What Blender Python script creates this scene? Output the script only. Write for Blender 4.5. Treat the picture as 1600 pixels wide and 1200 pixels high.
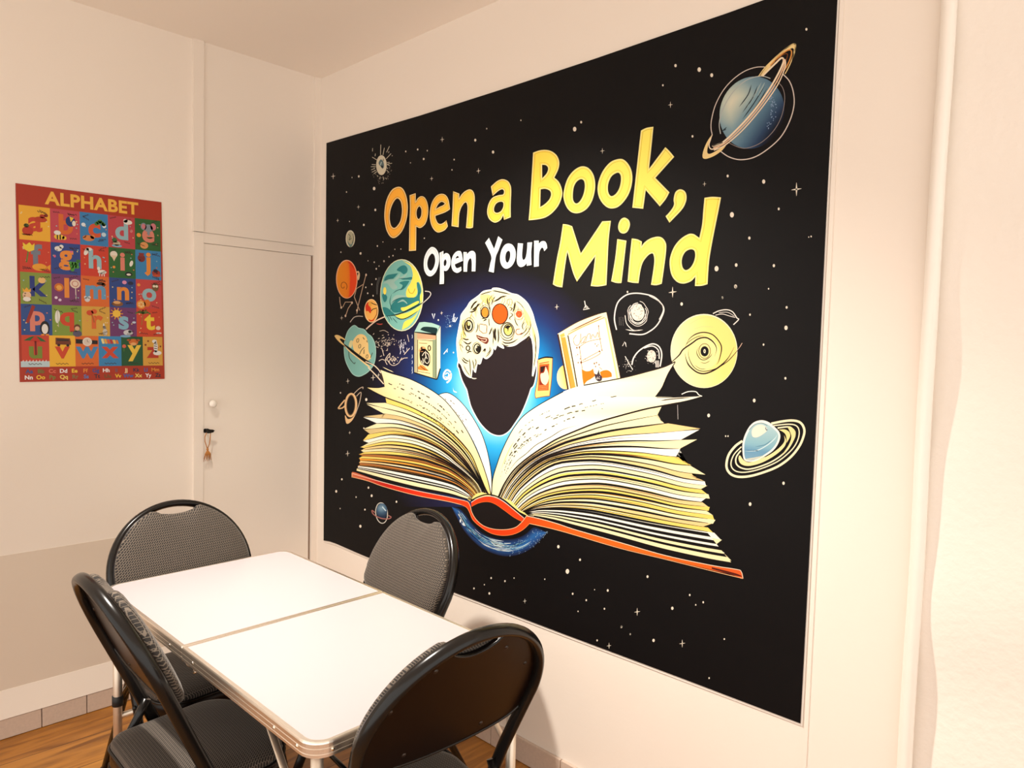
import bpy, bmesh, math, random
from math import sin, cos, pi, radians, tan, sqrt
from mathutils import Vector, Matrix
from mathutils.geometry import tessellate_polygon

for o in list(bpy.data.objects):
    bpy.data.objects.remove(o)
SC = bpy.context.scene
COL = SC.collection

# ------------------------------------------------------------------ camera
YAW, PITCH, ROLL, F = radians(45.93082), radians(-3.1895), radians(1.46956), 1130.55
CAM_H = 1.46
fw = Vector((sin(YAW) * cos(PITCH), cos(YAW) * cos(PITCH), sin(PITCH)))
rt = Vector((cos(YAW), -sin(YAW), 0))
up = rt.cross(fw)
R_ = rt * cos(ROLL) + up * sin(ROLL)
U_ = -rt * sin(ROLL) + up * cos(ROLL)
EYE = Vector((0, 0, CAM_H))
cam_d = bpy.data.cameras.new('camera')
cam_d.sensor_fit = 'HORIZONTAL'
cam_d.sensor_width = 36
cam_d.lens = F / 1600 * 36
cam_d.clip_start = 0.02
cam = bpy.data.objects.new('camera', cam_d)
cam.matrix_world = Matrix(((R_.x, U_.x, -fw.x, 0), (R_.y, U_.y, -fw.y, 0), (R_.z, U_.z, -fw.z, CAM_H), (0, 0, 0, 1)))
COL.objects.link(cam)
SC.camera = cam

# ------------------------------------------------------------------ light and exposure
SC.view_settings.view_transform = 'Standard'
SC.view_settings.look = 'None'
SC.view_settings.gamma = 1
SC.view_settings.use_curve_mapping = False
SC.view_settings.exposure = 0.66
wd = bpy.data.worlds.new('world')
SC.world = wd
wd.use_nodes = True
wd.node_tree.nodes['Background'].inputs[0].default_value = (1, .94, .87, 1)
wd.node_tree.nodes['Background'].inputs[1].default_value = 1.15  # added soft fill; left and front walls are left out to admit it


# one spotlight in the ceiling over the left edge of the table, turned towards the tapestry wall
sp_d = bpy.data.lights.new('ceiling_spotlight', 'SPOT')
sp_d.energy = 195
sp_d.color = (1, .925, .83)
sp_d.shadow_soft_size = .045
sp_d.spot_size = radians(97)
sp_d.spot_blend = 1
sp_o = bpy.data.objects.new('ceiling_spotlight', sp_d)
sp_o.location = (0.55, 2.0, 2.57)
sp_o.rotation_euler = (Vector((1.62, 1.50, .0)) - sp_o.location).to_track_quat('-Z', 'Y').to_euler()
COL.objects.link(sp_o)

# ------------------------------------------------------------------ room measures (metres)
XW = 1.817      # right wall
YW = 3.047      # back wall
XL = -1.9       # left wall
YF = -1.4       # wall behind the camera
ZC = 2.66       # ceiling


def ray(x, y):
    return R_ * ((x - 800) / F) - U_ * ((y - 600) / F) + fw


def on_right(x, y, X):
    d = ray(x, y)
    return EYE + d * (X / d.x)


def on_back(x, y, Y):
    d = ray(x, y)
    return EYE + d * (Y / d.y)


# ------------------------------------------------------------------ materials
def lin(h, k=1.0):
    h = h.lstrip('#')
    out = []
    for i in (0, 2, 4):
        c = int(h[i:i + 2], 16) / 255
        c = c / 12.92 if c <= .04045 else ((c + .055) / 1.055) ** 2.4
        out.append(min(1, c * k))
    return tuple(out)


def mat(name, color, rough=.5, metal=0, spec=.5, bump=0, bscale=60, vary=0, sheen=0):
    m = bpy.data.materials.new(name)
    m.use_nodes = True
    nt = m.node_tree
    b = nt.nodes['Principled BSDF']
    b.inputs['Base Color'].default_value = (*color, 1)
    b.inputs['Roughness'].default_value = rough
    b.inputs['Metallic'].default_value = metal
    b.inputs['Specular IOR Level'].default_value = spec
    if sheen:
        b.inputs['Sheen Weight'].default_value = sheen
    if bump or vary:
        tc = nt.nodes.new('ShaderNodeTexCoord')
        n = nt.nodes.new('ShaderNodeTexNoise')
        n.inputs['Scale'].default_value = bscale
        n.inputs['Detail'].default_value = 5
        nt.links.new(tc.outputs['Object'], n.inputs['Vector'])
        if bump:
            bp = nt.nodes.new('ShaderNodeBump')
            bp.inputs['Strength'].default_value = bump
            bp.inputs['Distance'].default_value = .004
            nt.links.new(n.outputs['Fac'], bp.inputs['Height'])
            nt.links.new(bp.outputs['Normal'], b.inputs['Normal'])
        if vary:
            mx = nt.nodes.new('ShaderNodeMix')
            mx.data_type = 'RGBA'
            mx.inputs['A'].default_value = (*[c * (1 - vary) for c in color], 1)
            mx.inputs['B'].default_value = (*[min(1, c * (1 + vary)) for c in color], 1)
            nt.links.new(n.outputs['Fac'], mx.inputs['Factor'])
            nt.links.new(mx.outputs['Result'], b.inputs['Base Color'])
    return m


def print_mat(name, rough, spec, weave=True):
    m = mat(name, (.5, .5, .5), rough, 0, spec)
    nt = m.node_tree
    b = nt.nodes['Principled BSDF']
    a = nt.nodes.new('ShaderNodeAttribute')
    a.attribute_name = 'ink'
    nt.links.new(a.outputs['Color'], b.inputs['Base Color'])
    if weave:
        tc = nt.nodes.new('ShaderNodeTexCoord')
        n = nt.nodes.new('ShaderNodeTexNoise')
        n.inputs['Scale'].default_value = 5
        n.inputs['Detail'].default_value = 6
        bp = nt.nodes.new('ShaderNodeBump')
        bp.inputs['Strength'].default_value = .25
        bp.inputs['Distance'].default_value = .01
        nt.links.new(tc.outputs['Object'], n.inputs['Vector'])
        nt.links.new(n.outputs['Fac'], bp.inputs['Height'])
        nt.links.new(bp.outputs['Normal'], b.inputs['Normal'])
    return m


def fabric_mat(name, plane):
    m = bpy.data.materials.new(name)
    m.use_nodes = True
    nt = m.node_tree
    b = nt.nodes['Principled BSDF']
    tc = nt.nodes.new('ShaderNodeTexCoord')
    mp = nt.nodes.new('ShaderNodeMapping')
    if plane == 'back':
        mp.inputs['Rotation'].default_value = (radians(-90), 0, 0)
    mp2 = nt.nodes.new('ShaderNodeMapping')
    mp2.inputs['Rotation'].default_value = (0, 0, radians(45))
    br = nt.nodes.new('ShaderNodeTexBrick')
    br.offset = .5
    br.inputs['Scale'].default_value = 1
    br.inputs['Brick Width'].default_value = .0105
    br.inputs['Row Height'].default_value = .0052
    br.inputs['Mortar Size'].default_value = .00085
    br.inputs['Mortar Smooth'].default_value = .3
    br.inputs['Color1'].default_value = (.009, .006, .0045, 1)
    br.inputs['Color2'].default_value = (.015, .010, .0075, 1)
    br.inputs['Mortar'].default_value = (.15, .118, .09, 1)
    nt.links.new(tc.outputs['Object'], mp.inputs['Vector'])
    nt.links.new(mp.outputs['Vector'], mp2.inputs['Vector'])
    nt.links.new(mp2.outputs['Vector'], br.inputs['Vector'])
    nt.links.new(br.outputs['Color'], b.inputs['Base Color'])
    bp = nt.nodes.new('ShaderNodeBump')
    bp.inputs['Strength'].default_value = .5
    bp.inputs['Distance'].default_value = .001
    nt.links.new(br.outputs['Fac'], bp.inputs['Height'])
    nt.links.new(bp.outputs['Normal'], b.inputs['Normal'])
    b.inputs['Roughness'].default_value = .8
    b.inputs['Sheen Weight'].default_value = .25
    b.inputs['Sheen Roughness'].default_value = .4
    b.inputs['Sheen Tint'].default_value = (1, .95, .9, 1)
    return m


def wood_mat():
    m = bpy.data.materials.new('laminate_wood')
    m.use_nodes = True
    nt = m.node_tree
    b = nt.nodes['Principled BSDF']
    tc = nt.nodes.new('ShaderNodeTexCoord')
    br = nt.nodes.new('ShaderNodeTexBrick')
    br.offset = .37
    br.inputs['Scale'].default_value = 1
    br.inputs['Brick Width'].default_value = 1.6
    br.inputs['Row Height'].default_value = .19
    br.inputs['Mortar Size'].default_value = .0016
    br.inputs['Color1'].default_value = (*lin('#A66E2A'), 1)
    br.inputs['Color2'].default_value = (*lin('#B9823A'), 1)
    br.inputs['Mortar'].default_value = (*lin('#5A3A1E'), 1)
    mp = nt.nodes.new('ShaderNodeMapping')
    mp.inputs['Scale'].default_value = (2.6, 20, 1)
    n = nt.nodes.new('ShaderNodeTexNoise')
    n.inputs['Scale'].default_value = 1
    n.inputs['Detail'].default_value = 7
    n.inputs['Distortion'].default_value = 1.2
    rp = nt.nodes.new('ShaderNodeValToRGB')
    rp.color_ramp.elements[0].position = .30
    rp.color_ramp.elements[0].color = (.34, .24, .16, 1)
    rp.color_ramp.elements[1].position = .62
    rp.color_ramp.elements[1].color = (1.05, 1, .95, 1)
    mx = nt.nodes.new('ShaderNodeMix')
    mx.data_type = 'RGBA'
    mx.blend_type = 'MULTIPLY'
    mx.inputs['Factor'].default_value = .85
    nt.links.new(tc.outputs['Object'], br.inputs['Vector'])
    nt.links.new(tc.outputs['Object'], mp.inputs['Vector'])
    nt.links.new(mp.outputs['Vector'], n.inputs['Vector'])
    nt.links.new(n.outputs['Fac'], rp.inputs['Fac'])
    nt.links.new(br.outputs['Color'], mx.inputs['A'])
    nt.links.new(rp.outputs['Color'], mx.inputs['B'])
    nt.links.new(mx.outputs['Result'], b.inputs['Base Color'])
    b.inputs['Roughness'].default_value = .42
    return m


M = dict(
    wall=mat('wall_paint', (.85, .765, .675), .6, spec=.3, bump=.06, bscale=90),
    wall_low=mat('wall_low_tone', (.72, .62, .515), .65, spec=.3, bump=.06, bscale=90),
    ceil=mat('ceiling_paint', (.92, .845, .76), .8, spec=.2, bump=.05, bscale=40),
    gloss=mat('gloss_paint', (.85, .765, .675), .35, spec=.5, bump=.05, bscale=25),
    plaster=mat('rough_plaster', (.87, .80, .72), .6, spec=.3, bump=.5, bscale=45),
    pipe=mat('pipe_paint', (.88, .82, .74), .3, spec=.5, bump=.25, bscale=30),
    tile=mat('tile', (.60, .47, .38), .35, spec=.5, vary=.12, bscale=120),
    gap_shade=mat('gap_shade', (.30, .20, .14), .9),
    floor=wood_mat(),
    black=mat('black_enamel', (.007, .006, .0055), .22, spec=.35),
    pan=mat('brown_black_enamel', (.006, .0025, .002), .3, spec=.24),
    rubber=mat('rubber', (.012, .012, .012), .7),
    screw=mat('dark_screw', (.05, .04, .035), .35, metal=.8),
    fab_b=fabric_mat('woven_fabric_back', 'back'),
    fab_s=fabric_mat('woven_fabric_seat', 'seat'),
    lam=mat('white_laminate', (.50, .448, .462), .35, spec=.5),
    alu=mat('brushed_aluminium', (.90, .82, .72), .36, metal=1, bump=.05, bscale=200),
    alu_d=mat('dull_aluminium', (.78, .68, .56), .45, metal=.9),
    under=mat('table_underside', (.05, .035, .025), .7),
    cloth=print_mat('printed_cloth', .6, .16),
    paper=print_mat('printed_paper', .45, .35, False),
    hem=mat('white_hem', (.85, .78, .70), .8),
    string=mat('jute_string', lin('#B5773A'), .9),
    iron=mat('black_iron', (.02, .018, .016), .4, metal=.6),
    bolt=mat('bright_bolt', (.8, .72, .6), .25, metal=1),
)


# ------------------------------------------------------------------ object helpers
def tag(o, label=None, cat=None, group=None, kind=None):
    for k, v in (('label', label), ('category', cat), ('group', group), ('kind', kind)):
        if v:
            o[k] = v
    return o


def empty(name, loc=(0, 0, 0), rz=0):
    o = bpy.data.objects.new(name, None)
    o.location = loc
    o.rotation_euler = (0, 0, rz)
    o.empty_display_size = .1
    COL.objects.link(o)
    return o


class MB:
    def __init__(s):
        s.v, s.f, s.sm = [], [], []

    def add(s, vs, fs, smooth=False):
        n = len(s.v)
        s.v += [tuple(p) for p in vs]
        for f in fs:
            s.f.append([i + n for i in f])
            s.sm.append(smooth)
        return s

    def box(s, a, b):
        x0, y0, z0 = a
        x1, y1, z1 = b
        return s.add([(x0, y0, z0), (x1, y0, z0), (x1, y1, z0), (x0, y1, z0), (x0, y0, z1), (x1, y0, z1), (x1, y1, z1), (x0, y1, z1)],
                     [(0, 3, 2, 1), (4, 5, 6, 7), (0, 1, 5, 4), (1, 2, 6, 5), (2, 3, 7, 6), (3, 0, 4, 7)])

    def rings(s, rings, cap0=True, cap1=True, smooth=True, closed=False):
        n = len(rings[0])
        vs = [p for r in rings for p in r]
        fs = []
        m = len(rings)
        for i in range(m if closed else m - 1):
            for j in range(n):
                k = (j + 1) % n
                i2 = (i + 1) % m
                fs.append((i * n + j, i * n + k, i2 * n + k, i2 * n + j))
        s.add(vs, fs, smooth)
        if not closed:
            if cap0:
                s.add(rings[0], [list(range(n))[::-1]])
            if cap1:
                s.add(rings[-1], [list(range(n))])
        return s

    def tube(s, path, r, n=14, closed=False, ref=None, r2=None):
        P = [Vector(p) for p in path]
        m = len(P)
        rings = []
        prev = None
        for i in range(m):
            if closed:
                t = (P[(i + 1) % m] - P[i - 1]).normalized()
            else:
                t = (P[min(i + 1, m - 1)] - P[max(i - 1, 0)]).normalized()
            if prev is None:
                a = Vector(ref) if ref else (Vector((0, 0, 1)) if abs(t.z) < .9 else Vector((1, 0, 0)))
            else:
                a = prev
            a = (a - t * a.dot(t)).normalized()
            prev = a
            b = t.cross(a)
            ri = r[i] if isinstance(r, (list, tuple)) else r
            rb = r2 if r2 else ri
            rings.append([P[i] + a * (cos(2 * pi * k / n) * ri) + b * (sin(2 * pi * k / n) * rb) for k in range(n)])
        return s.rings(rings, closed=closed)

    def cyl(s, a, b, r, n=16):
        return s.tube([a, b], r, n)

    def ball(s, c, r, n=12, sx=1, sy=1, sz=1):
        c = Vector(c)
        rings = []
        for i in range(n + 1):
            th = pi * i / n
            rr = max(sin(th), 1e-4)
            rings.append([c + Vector((rr * cos(2 * pi * k / (2 * n)) * r * sx, rr * sin(2 * pi * k / (2 * n)) * r * sy, -cos(th) * r * sz)) for k in range(2 * n)])
        return s.rings(rings)

    def build(s, name, m, parent=None, mw=None):
        me = bpy.data.meshes.new(name)
        vs = [mw @ Vector(v) for v in s.v] if mw else s.v
        me.from_pydata([tuple(v) for v in vs], [], s.f)
        me.materials.append(m)
        for p, q in zip(me.polygons, s.sm):
            p.use_smooth = q
        me.update()
        bm = bmesh.new()
        bm.from_mesh(me)
        bmesh.ops.remove_doubles(bm, verts=bm.verts, dist=1e-5)
        bmesh.ops.recalc_face_normals(bm, faces=bm.faces)
        bm.to_mesh(me)
        bm.free()
        o = bpy.data.objects.new(name, me)
        COL.objects.link(o)
        if parent:
            o.parent = parent
        return o


def bevel(o, w, seg=2):
    md = o.modifiers.new('bevel', 'BEVEL')
    md.width = w
    md.segments = seg
    md.limit_method = 'ANGLE'
    return o


def struct(name, mb, m):
    return tag(mb.build(name, m), kind='structure')

# ------------------------------------------------------------------ room shell
T = .12
struct('floor', MB().box((XL - T, YF - T, -.1), (XW + T, YW + T, 0)), M['floor'])
struct('ceiling', MB().box((XL - T, YF - T, ZC), (XW + T, YW + T, ZC + .1)), M['ceil'])
struct('wall_back', MB().box((XL, YW, 0), (XW + T, YW + T, ZC)), M['wall'])
PY = .4575      # the pipe on the right wall
struct('wall_right', MB().box((XW, PY, 0), (XW + T, YW, ZC)), M['wall'])
# uneven old plaster of the right wall on the near side of the pipe
g = MB()
rng = random.Random(4)
ny, nz = 24, 60
grid = []
for j in range(nz + 1):
    z = ZC * j / nz
    row = []
    for i in range(ny + 1):
        y = PY - (PY - YF) * i / ny
        k = min(1, i / 3)
        w = .010 * sin(z * 4.3 + .6) + .006 * sin(z * 9.1 + 2) + .004 * sin(z * 17 + y * 6)
        row.append((XW + .004 + w * .8 - .006 * k * sin(y * 3.1 + z), y, z))
    grid.append(row)
vs = [p for r in grid for p in r]
fs = [(j * (ny + 1) + i, j * (ny + 1) + i + 1, (j + 1) * (ny + 1) + i + 1, (j + 1) * (ny + 1) + i) for j in range(nz) for i in range(ny)]
g.add(vs, fs, True)
g.box((XW + .03, YF, 0), (XW + T, PY, ZC))
wp = struct('wall_right_near', g, M['plaster'])

# strip of darker colour over the lower wall, left of the cupboard door
struct('trim_1', MB().box((XL, YW - .002, .173), (1.236, YW, .662)), M['wall_low'])
# plaster slope that carries the wall face out to the tiles
mb = MB()
for a, b in (((XL, YW), (1.9, YW)),):
    mb.add([(a[0], YW - .004, .173), (XW, YW - .004, .173), (XW, YW - .022, .075), (a[0], YW - .022, .075), (a[0], YW, .075), (XW, YW, .075), (XW, YW, .173), (a[0], YW, .173)],
           [(0, 1, 2, 3), (3, 2, 5, 4), (0, 7, 6, 1), (4, 5, 6, 7)])
struct('trim_2', mb, M['wall'])


def tiles(name, along, start, end, h, step, phase):
    mb = MB()
    x = start
    first = True
    while x < end - .01:
        nx = min(end, x + (phase if first else step))
        first = False
        if along == 'x':
            mb.box((x + .0015, YW - .02, .002), (nx - .0015, YW, h))
        else:
            mb.box((XW - .012, x + .0015, .002), (XW, nx - .0015, h))
        x = nx
    o = struct(name, mb, M['tile'])
    bevel(o, .0015, 2)
    return o


tiles('baseboard_back', 'x', .723 - 6 * .33, 1.79, .073, .149, .149)
tiles('baseboard_right', 'y', .49, YW - .022, .085, .33, .33)

# cupboard door with its casing and the boards above it
struct('trim_3', MB().box((1.236, YW - .012, .0), (1.276, YW, 1.885)).box((1.2762, YW - .012, 1.845), (1.786, YW, 1.885)), M['gloss'])
d1 = bevel(struct('door_1', MB().box((1.2775, YW - .008, .02), (1.776, YW - .001, 1.8435)), M['gloss']), .002)
kn = MB()
kc = on_back(332, 631, YW - .03)
kn.cyl((kc.x, YW - .008, kc.z), (kc.x, YW - .026, kc.z), .007)
kn.ball((kc.x, YW - .036, kc.z), .0165, 10, 1, .8, 1)
k = kn.build('door_knob', M['pipe'], d1)
k['label'] = 'round white painted knob'
ke = on_back(321, 673, YW - .01)
esc = MB().cyl((ke.x, YW - .008, ke.z), (ke.x, YW - .0105, ke.z), .009).build('keyhole_plate', M['iron'], d1)
struct('trim_4', MB().box((1.2325, YW - .014, 1.889), (1.275, YW, ZC)), M['gloss'])
struct('trim_5', MB().box((1.2765, YW - .006, 1.889), (1.79, YW, ZC)), M['wall'])
struct('trim_6', MB().box((1.779, YW - .004, 0), (1.785, YW - .0005, 1.8435)), M['gap_shade'])  # dark strip in the gap beside the door, the groove's shade as colour
struct('trim_7', MB().box((1.786, YW - .014, 0), (XW, YW, ZC)), M['wall'])
# joint strip beside the tapestry
struct('trim_8', MB().box((XW - .0025, .684, .09), (XW, .694, ZC)), M['wall'])

# key left in the cupboard door
kr = empty('key', (ke.x, YW - .0105, ke.z))
tag(kr, 'small black key with a knotted brown string in the white cupboard door', 'key')
kb = MB()
kb.cyl((0, 0, 0), (0, -.03, 0), .0035, 10)
kb.tube([(-.012, -.034, .002), (-.004, -.034, -.004), (.006, -.034, -.004), (.019, -.034, -.001), (.022, -.034, 0.001), (.016, -.034, .004), (.004, -.034, .005), (-.006, -.034, .010), (-.012, -.034, .010)], .0035, 8, closed=True)
kb.box((-.012, -.0365, -.003), (.010, -.0315, .008))
kb.build('key_bow', M['iron'], kr)
st = MB()
st.tube([(-.008, -.034, .0), (-.015, -.03, -.022), (-.013, -.026, -.042), (-.006, -.024, -.062), (-.001, -.023, -.075)], .0018, 7)
st.tube([(.0075, -.034, .0), (.008, -.028, -.03), (.006, -.025, -.055), (0, -.023, -.072)], .0018, 7)
st.ball((-.001, -.023, -.076), .005, 7)
rg = random.Random(2)
for i in range(9):
    a = (i - 4) * .0045
    st.tube([(-.001, -.023, -.078), (a * .6, -.024, -.095), (a + rg.uniform(-.003, .003), -.022 + rg.uniform(-.004, .002), -.118 - rg.uniform(0, .012))], [.0017, .0016, .0009], 6)
s_ = st.build('string', M['string'], kr)
s_['label'] = 'brown string loop with frayed tassel'

# painted heating pipe on the right wall
pp = MB()
path = []
for i in range(61):
    z = .0 + ZC * i / 60
    path.append((XW - .0158, PY + .0012 * sin(z * 5) + .0008 * sin(z * 11), z))
pp.tube(path, .0155, 20)
po = pp.build('wall_pipe', M['pipe'])
tag(po, 'white painted vertical pipe on the wall right of the space tapestry', 'pipe')

# ------------------------------------------------------------------ folding table
TX0, TX1, TY0, TY1, TZ = .690, 1.290, 1.160, 2.358, .70
tb = empty('folding_table', ((TX0 + TX1) / 2, (TY0 + TY1) / 2, 0))
tag(tb, 'white topped folding table with aluminium edge trim and a centre fold', 'table')
tcx, tcy = (TX0 + TX1) / 2, (TY0 + TY1) / 2


def rrect(x0, y0, x1, y1, rs, n=8):
    pts = []
    cs = [(x0, y0, pi, rs[0]), (x1, y0, 1.5 * pi, rs[1]), (x1, y1, 0, rs[2]), (x0, y1, .5 * pi, rs[3])]
    sg = [(1, 1), (-1, 1), (-1, -1), (1, -1)]
    for (x, y, a, r), (sx, sy) in zip(cs, sg):
        cx, cy = x + sx * r, y + sy * r
        for i in range(n + 1):
            t = a + (pi / 2) * i / n
            pts.append((cx + r * cos(t), cy + r * sin(t)))
    return pts


def loc(p):
    return (p[0] - tcx, p[1] - tcy)


YM = 1.768
for nm, y0, y1, rs in (('tabletop', TY0, YM - .0005, (.045, .045, .003, .003)), ('tabletop', YM + .0005, TY1, (.003, .003, .045, .045))):
    inner = [loc(p) for p in rrect(TX0 + .011, y0 + .009, TX1 - .011, y1 - .009, [max(r - .009, .002) for r in rs])]
    tp = MB().rings([[(x, y, TZ - .012) for x, y in inner], [(x, y, TZ - .0005) for x, y in inner]], smooth=False).build(nm, M['lam'], tb)
    out = [loc(p) for p in rrect(TX0, y0, TX1, y1, rs)]
    inn = [loc(p) for p in rrect(TX0 + .0112, y0 + .0092, TX1 - .0112, y1 - .0092, [max(r - .009, .002) for r in rs])]
    mid = [loc(p) for p in rrect(TX0 + .0025, y0 + .0025, TX1 - .0025, y1 - .0025, [max(r - .002, .002) for r in rs])]
    mb = MB()

    def R(l, z):
        return [(x, y, z) for x, y in l]
    e1 = [loc(p) for p in rrect(TX0 + .0008, y0 + .0008, TX1 - .0008, y1 - .0008, rs)]
    ri = [R(inn, TZ - .006), R(inn, TZ + .0005), R(mid, TZ + .0005), R(e1, TZ - .0015), R(out, TZ - .004), R(out, TZ - .010), R(e1, TZ - .011), R(e1, TZ - .0125),
          R(out, TZ - .0135), R(out, TZ - .021), R(e1, TZ - .022), R(e1, TZ - .0235), R(out, TZ - .0245), R(out, TZ - .030), R(mid, TZ - .032), R(inn, TZ - .032), R(inn, TZ - .022)]
    mb.rings(ri, smooth=False)
    mb.f = [f for f in mb.f if len(f) == 4]
    mb.sm = [False] * len(mb.f)
    ed = mb.build('edge_trim', M['alu'], tb)
    ub = MB().rings([R(inn, TZ - .022), R(inn, TZ - .0125)], smooth=False).build('underside_panel', M['under'], tb)
# rivets along the edge
for (x, y) in ((TX0, 1.215), (TX0, 1.305), (TX0, 1.70), (TX0, 1.84), (TX0, 2.22), (TX1, 1.30), (TX1, 2.22)):
    lx, ly = loc((x, y))
    MB().ball((lx, ly, TZ - .0175), .0042, 8, .6).build('rivet', M['bolt'], tb)
for (x, y) in ((.735, TY0), (1.245, TY0)):
    lx, ly = loc((x, y))
    MB().ball((lx, ly, TZ - .0175), .0042, 8, 1, .6).build('rivet', M['bolt'], tb)
# latch hook under the fold
lx, ly = loc((TX0 + .02, YM + .03))
MB().tube([(lx, ly, TZ - .045), (lx - .004, ly - .03, TZ - .05), (lx - .006, ly - .06, TZ - .042), (lx - .006, ly - .075, TZ - .048)], .0025, 8).ball((lx, ly, TZ - .045), .006, 7).ball((lx - .006, ly - .078, TZ - .049), .005, 7).build('latch_hook', M['bolt'], tb)
for (x, y, sx, sy) in ((TX0 + .030, TY0 + .032, 1, 1), (TX1 - .030, TY0 + .032, -1, 1), (TX1 - .030, TY1 - .032, -1, -1), (TX0 + .030, TY1 - .032, 1, -1)):
    lx, ly = loc((x, y))
    lg = MB().cyl((lx, ly, .012), (lx, ly, TZ - .023), .0125, 18).build('leg', M['alu_d'], tb)
    MB().cyl((lx, ly, 0), (lx, ly, .03), .016, 18).build('foot_cap', M['rubber'], lg)
    MB().cyl((lx, ly, .335), (lx, ly, .365), .0155, 18).build('leg_clip', M['rubber'], lg)
    br = MB()
    ax, ay = lx, ly
    bx_, by_ = lx, ly + sy * .21
    br.tube([(ax, ay + sy * .012, .46), (bx_, by_, TZ - .03)], .0085, 8, ref=(1, 0, 0), r2=.003)
    br.build('leg_brace', M['alu_d'], tb)
for sy in (-1, 1):
    y = sy * ((TY1 - TY0) / 2 - .032)
    MB().cyl((-.27, y, .30), (.27, y, .30), .009, 12).build('stretcher', M['alu_d'], tb)

# ------------------------------------------------------------------ folding chair
TILT = radians(24)
RB = .237
HT = .90
YT = -HT / 2 * tan(TILT)      # y of the top of the back, local


def bp_(u, v, w=0):
    """back plane: u sideways, v down from the top along the frame, w forward of it"""
    return Vector((u, YT + v * sin(TILT) + w * cos(TILT), HT - v * cos(TILT) + w * sin(TILT)))


def leg_u(v):
    return RB - .0125 - .018 * min(1, max(0, (v - RB) / .17))


VL = HT / cos(TILT)           # length of the frame down to the floor


def back_outline(notch, ins=0.0):
    r = RB - .018 - ins
    pts = []
    for i in range(15):                     # right side up
        t = i / 14
        a = radians(-4) + (radians(68) + radians(4)) * t
        pts.append((r * cos(a), RB - r * sin(a)))
    a1 = pts[-1]
    for i in range(1, 12):                  # notch under the handle
        t = i / 12
        u = a1[0] * (1 - 2 * t)
        q = abs(u) / a1[0]
        v = a1[1] + notch * (1 - q ** 2.2) - .004 * sin(pi * min(1, (1 - q) * 3))
        pts.append((u, v))
    for i in range(15):
        t = i / 14
        a = radians(68) + (radians(-4) - radians(68)) * t
        pts.append((-r * cos(a), RB - r * sin(a)))
    # rounded lower edge
    v0 = RB + .026
    w0 = r - .004
    pts.append((-w0 - .001, RB + .019))
    for i in range(21):
        a = pi * i / 20
        pts.append((-w0 * cos(a), v0 + (.074 - ins) * sin(a) ** .62))
    pts.append((w0 + .001, RB + .019))
    return pts


def cushion(outline, c, prof, f):
    mb = MB()
    rings = []
    for s, h in prof:
        rings.append([f(c[0] + (u - c[0]) * s, c[1] + (v - c[1]) * s, h) for u, v in outline])
    mb.rings(rings)
    return mb


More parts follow.
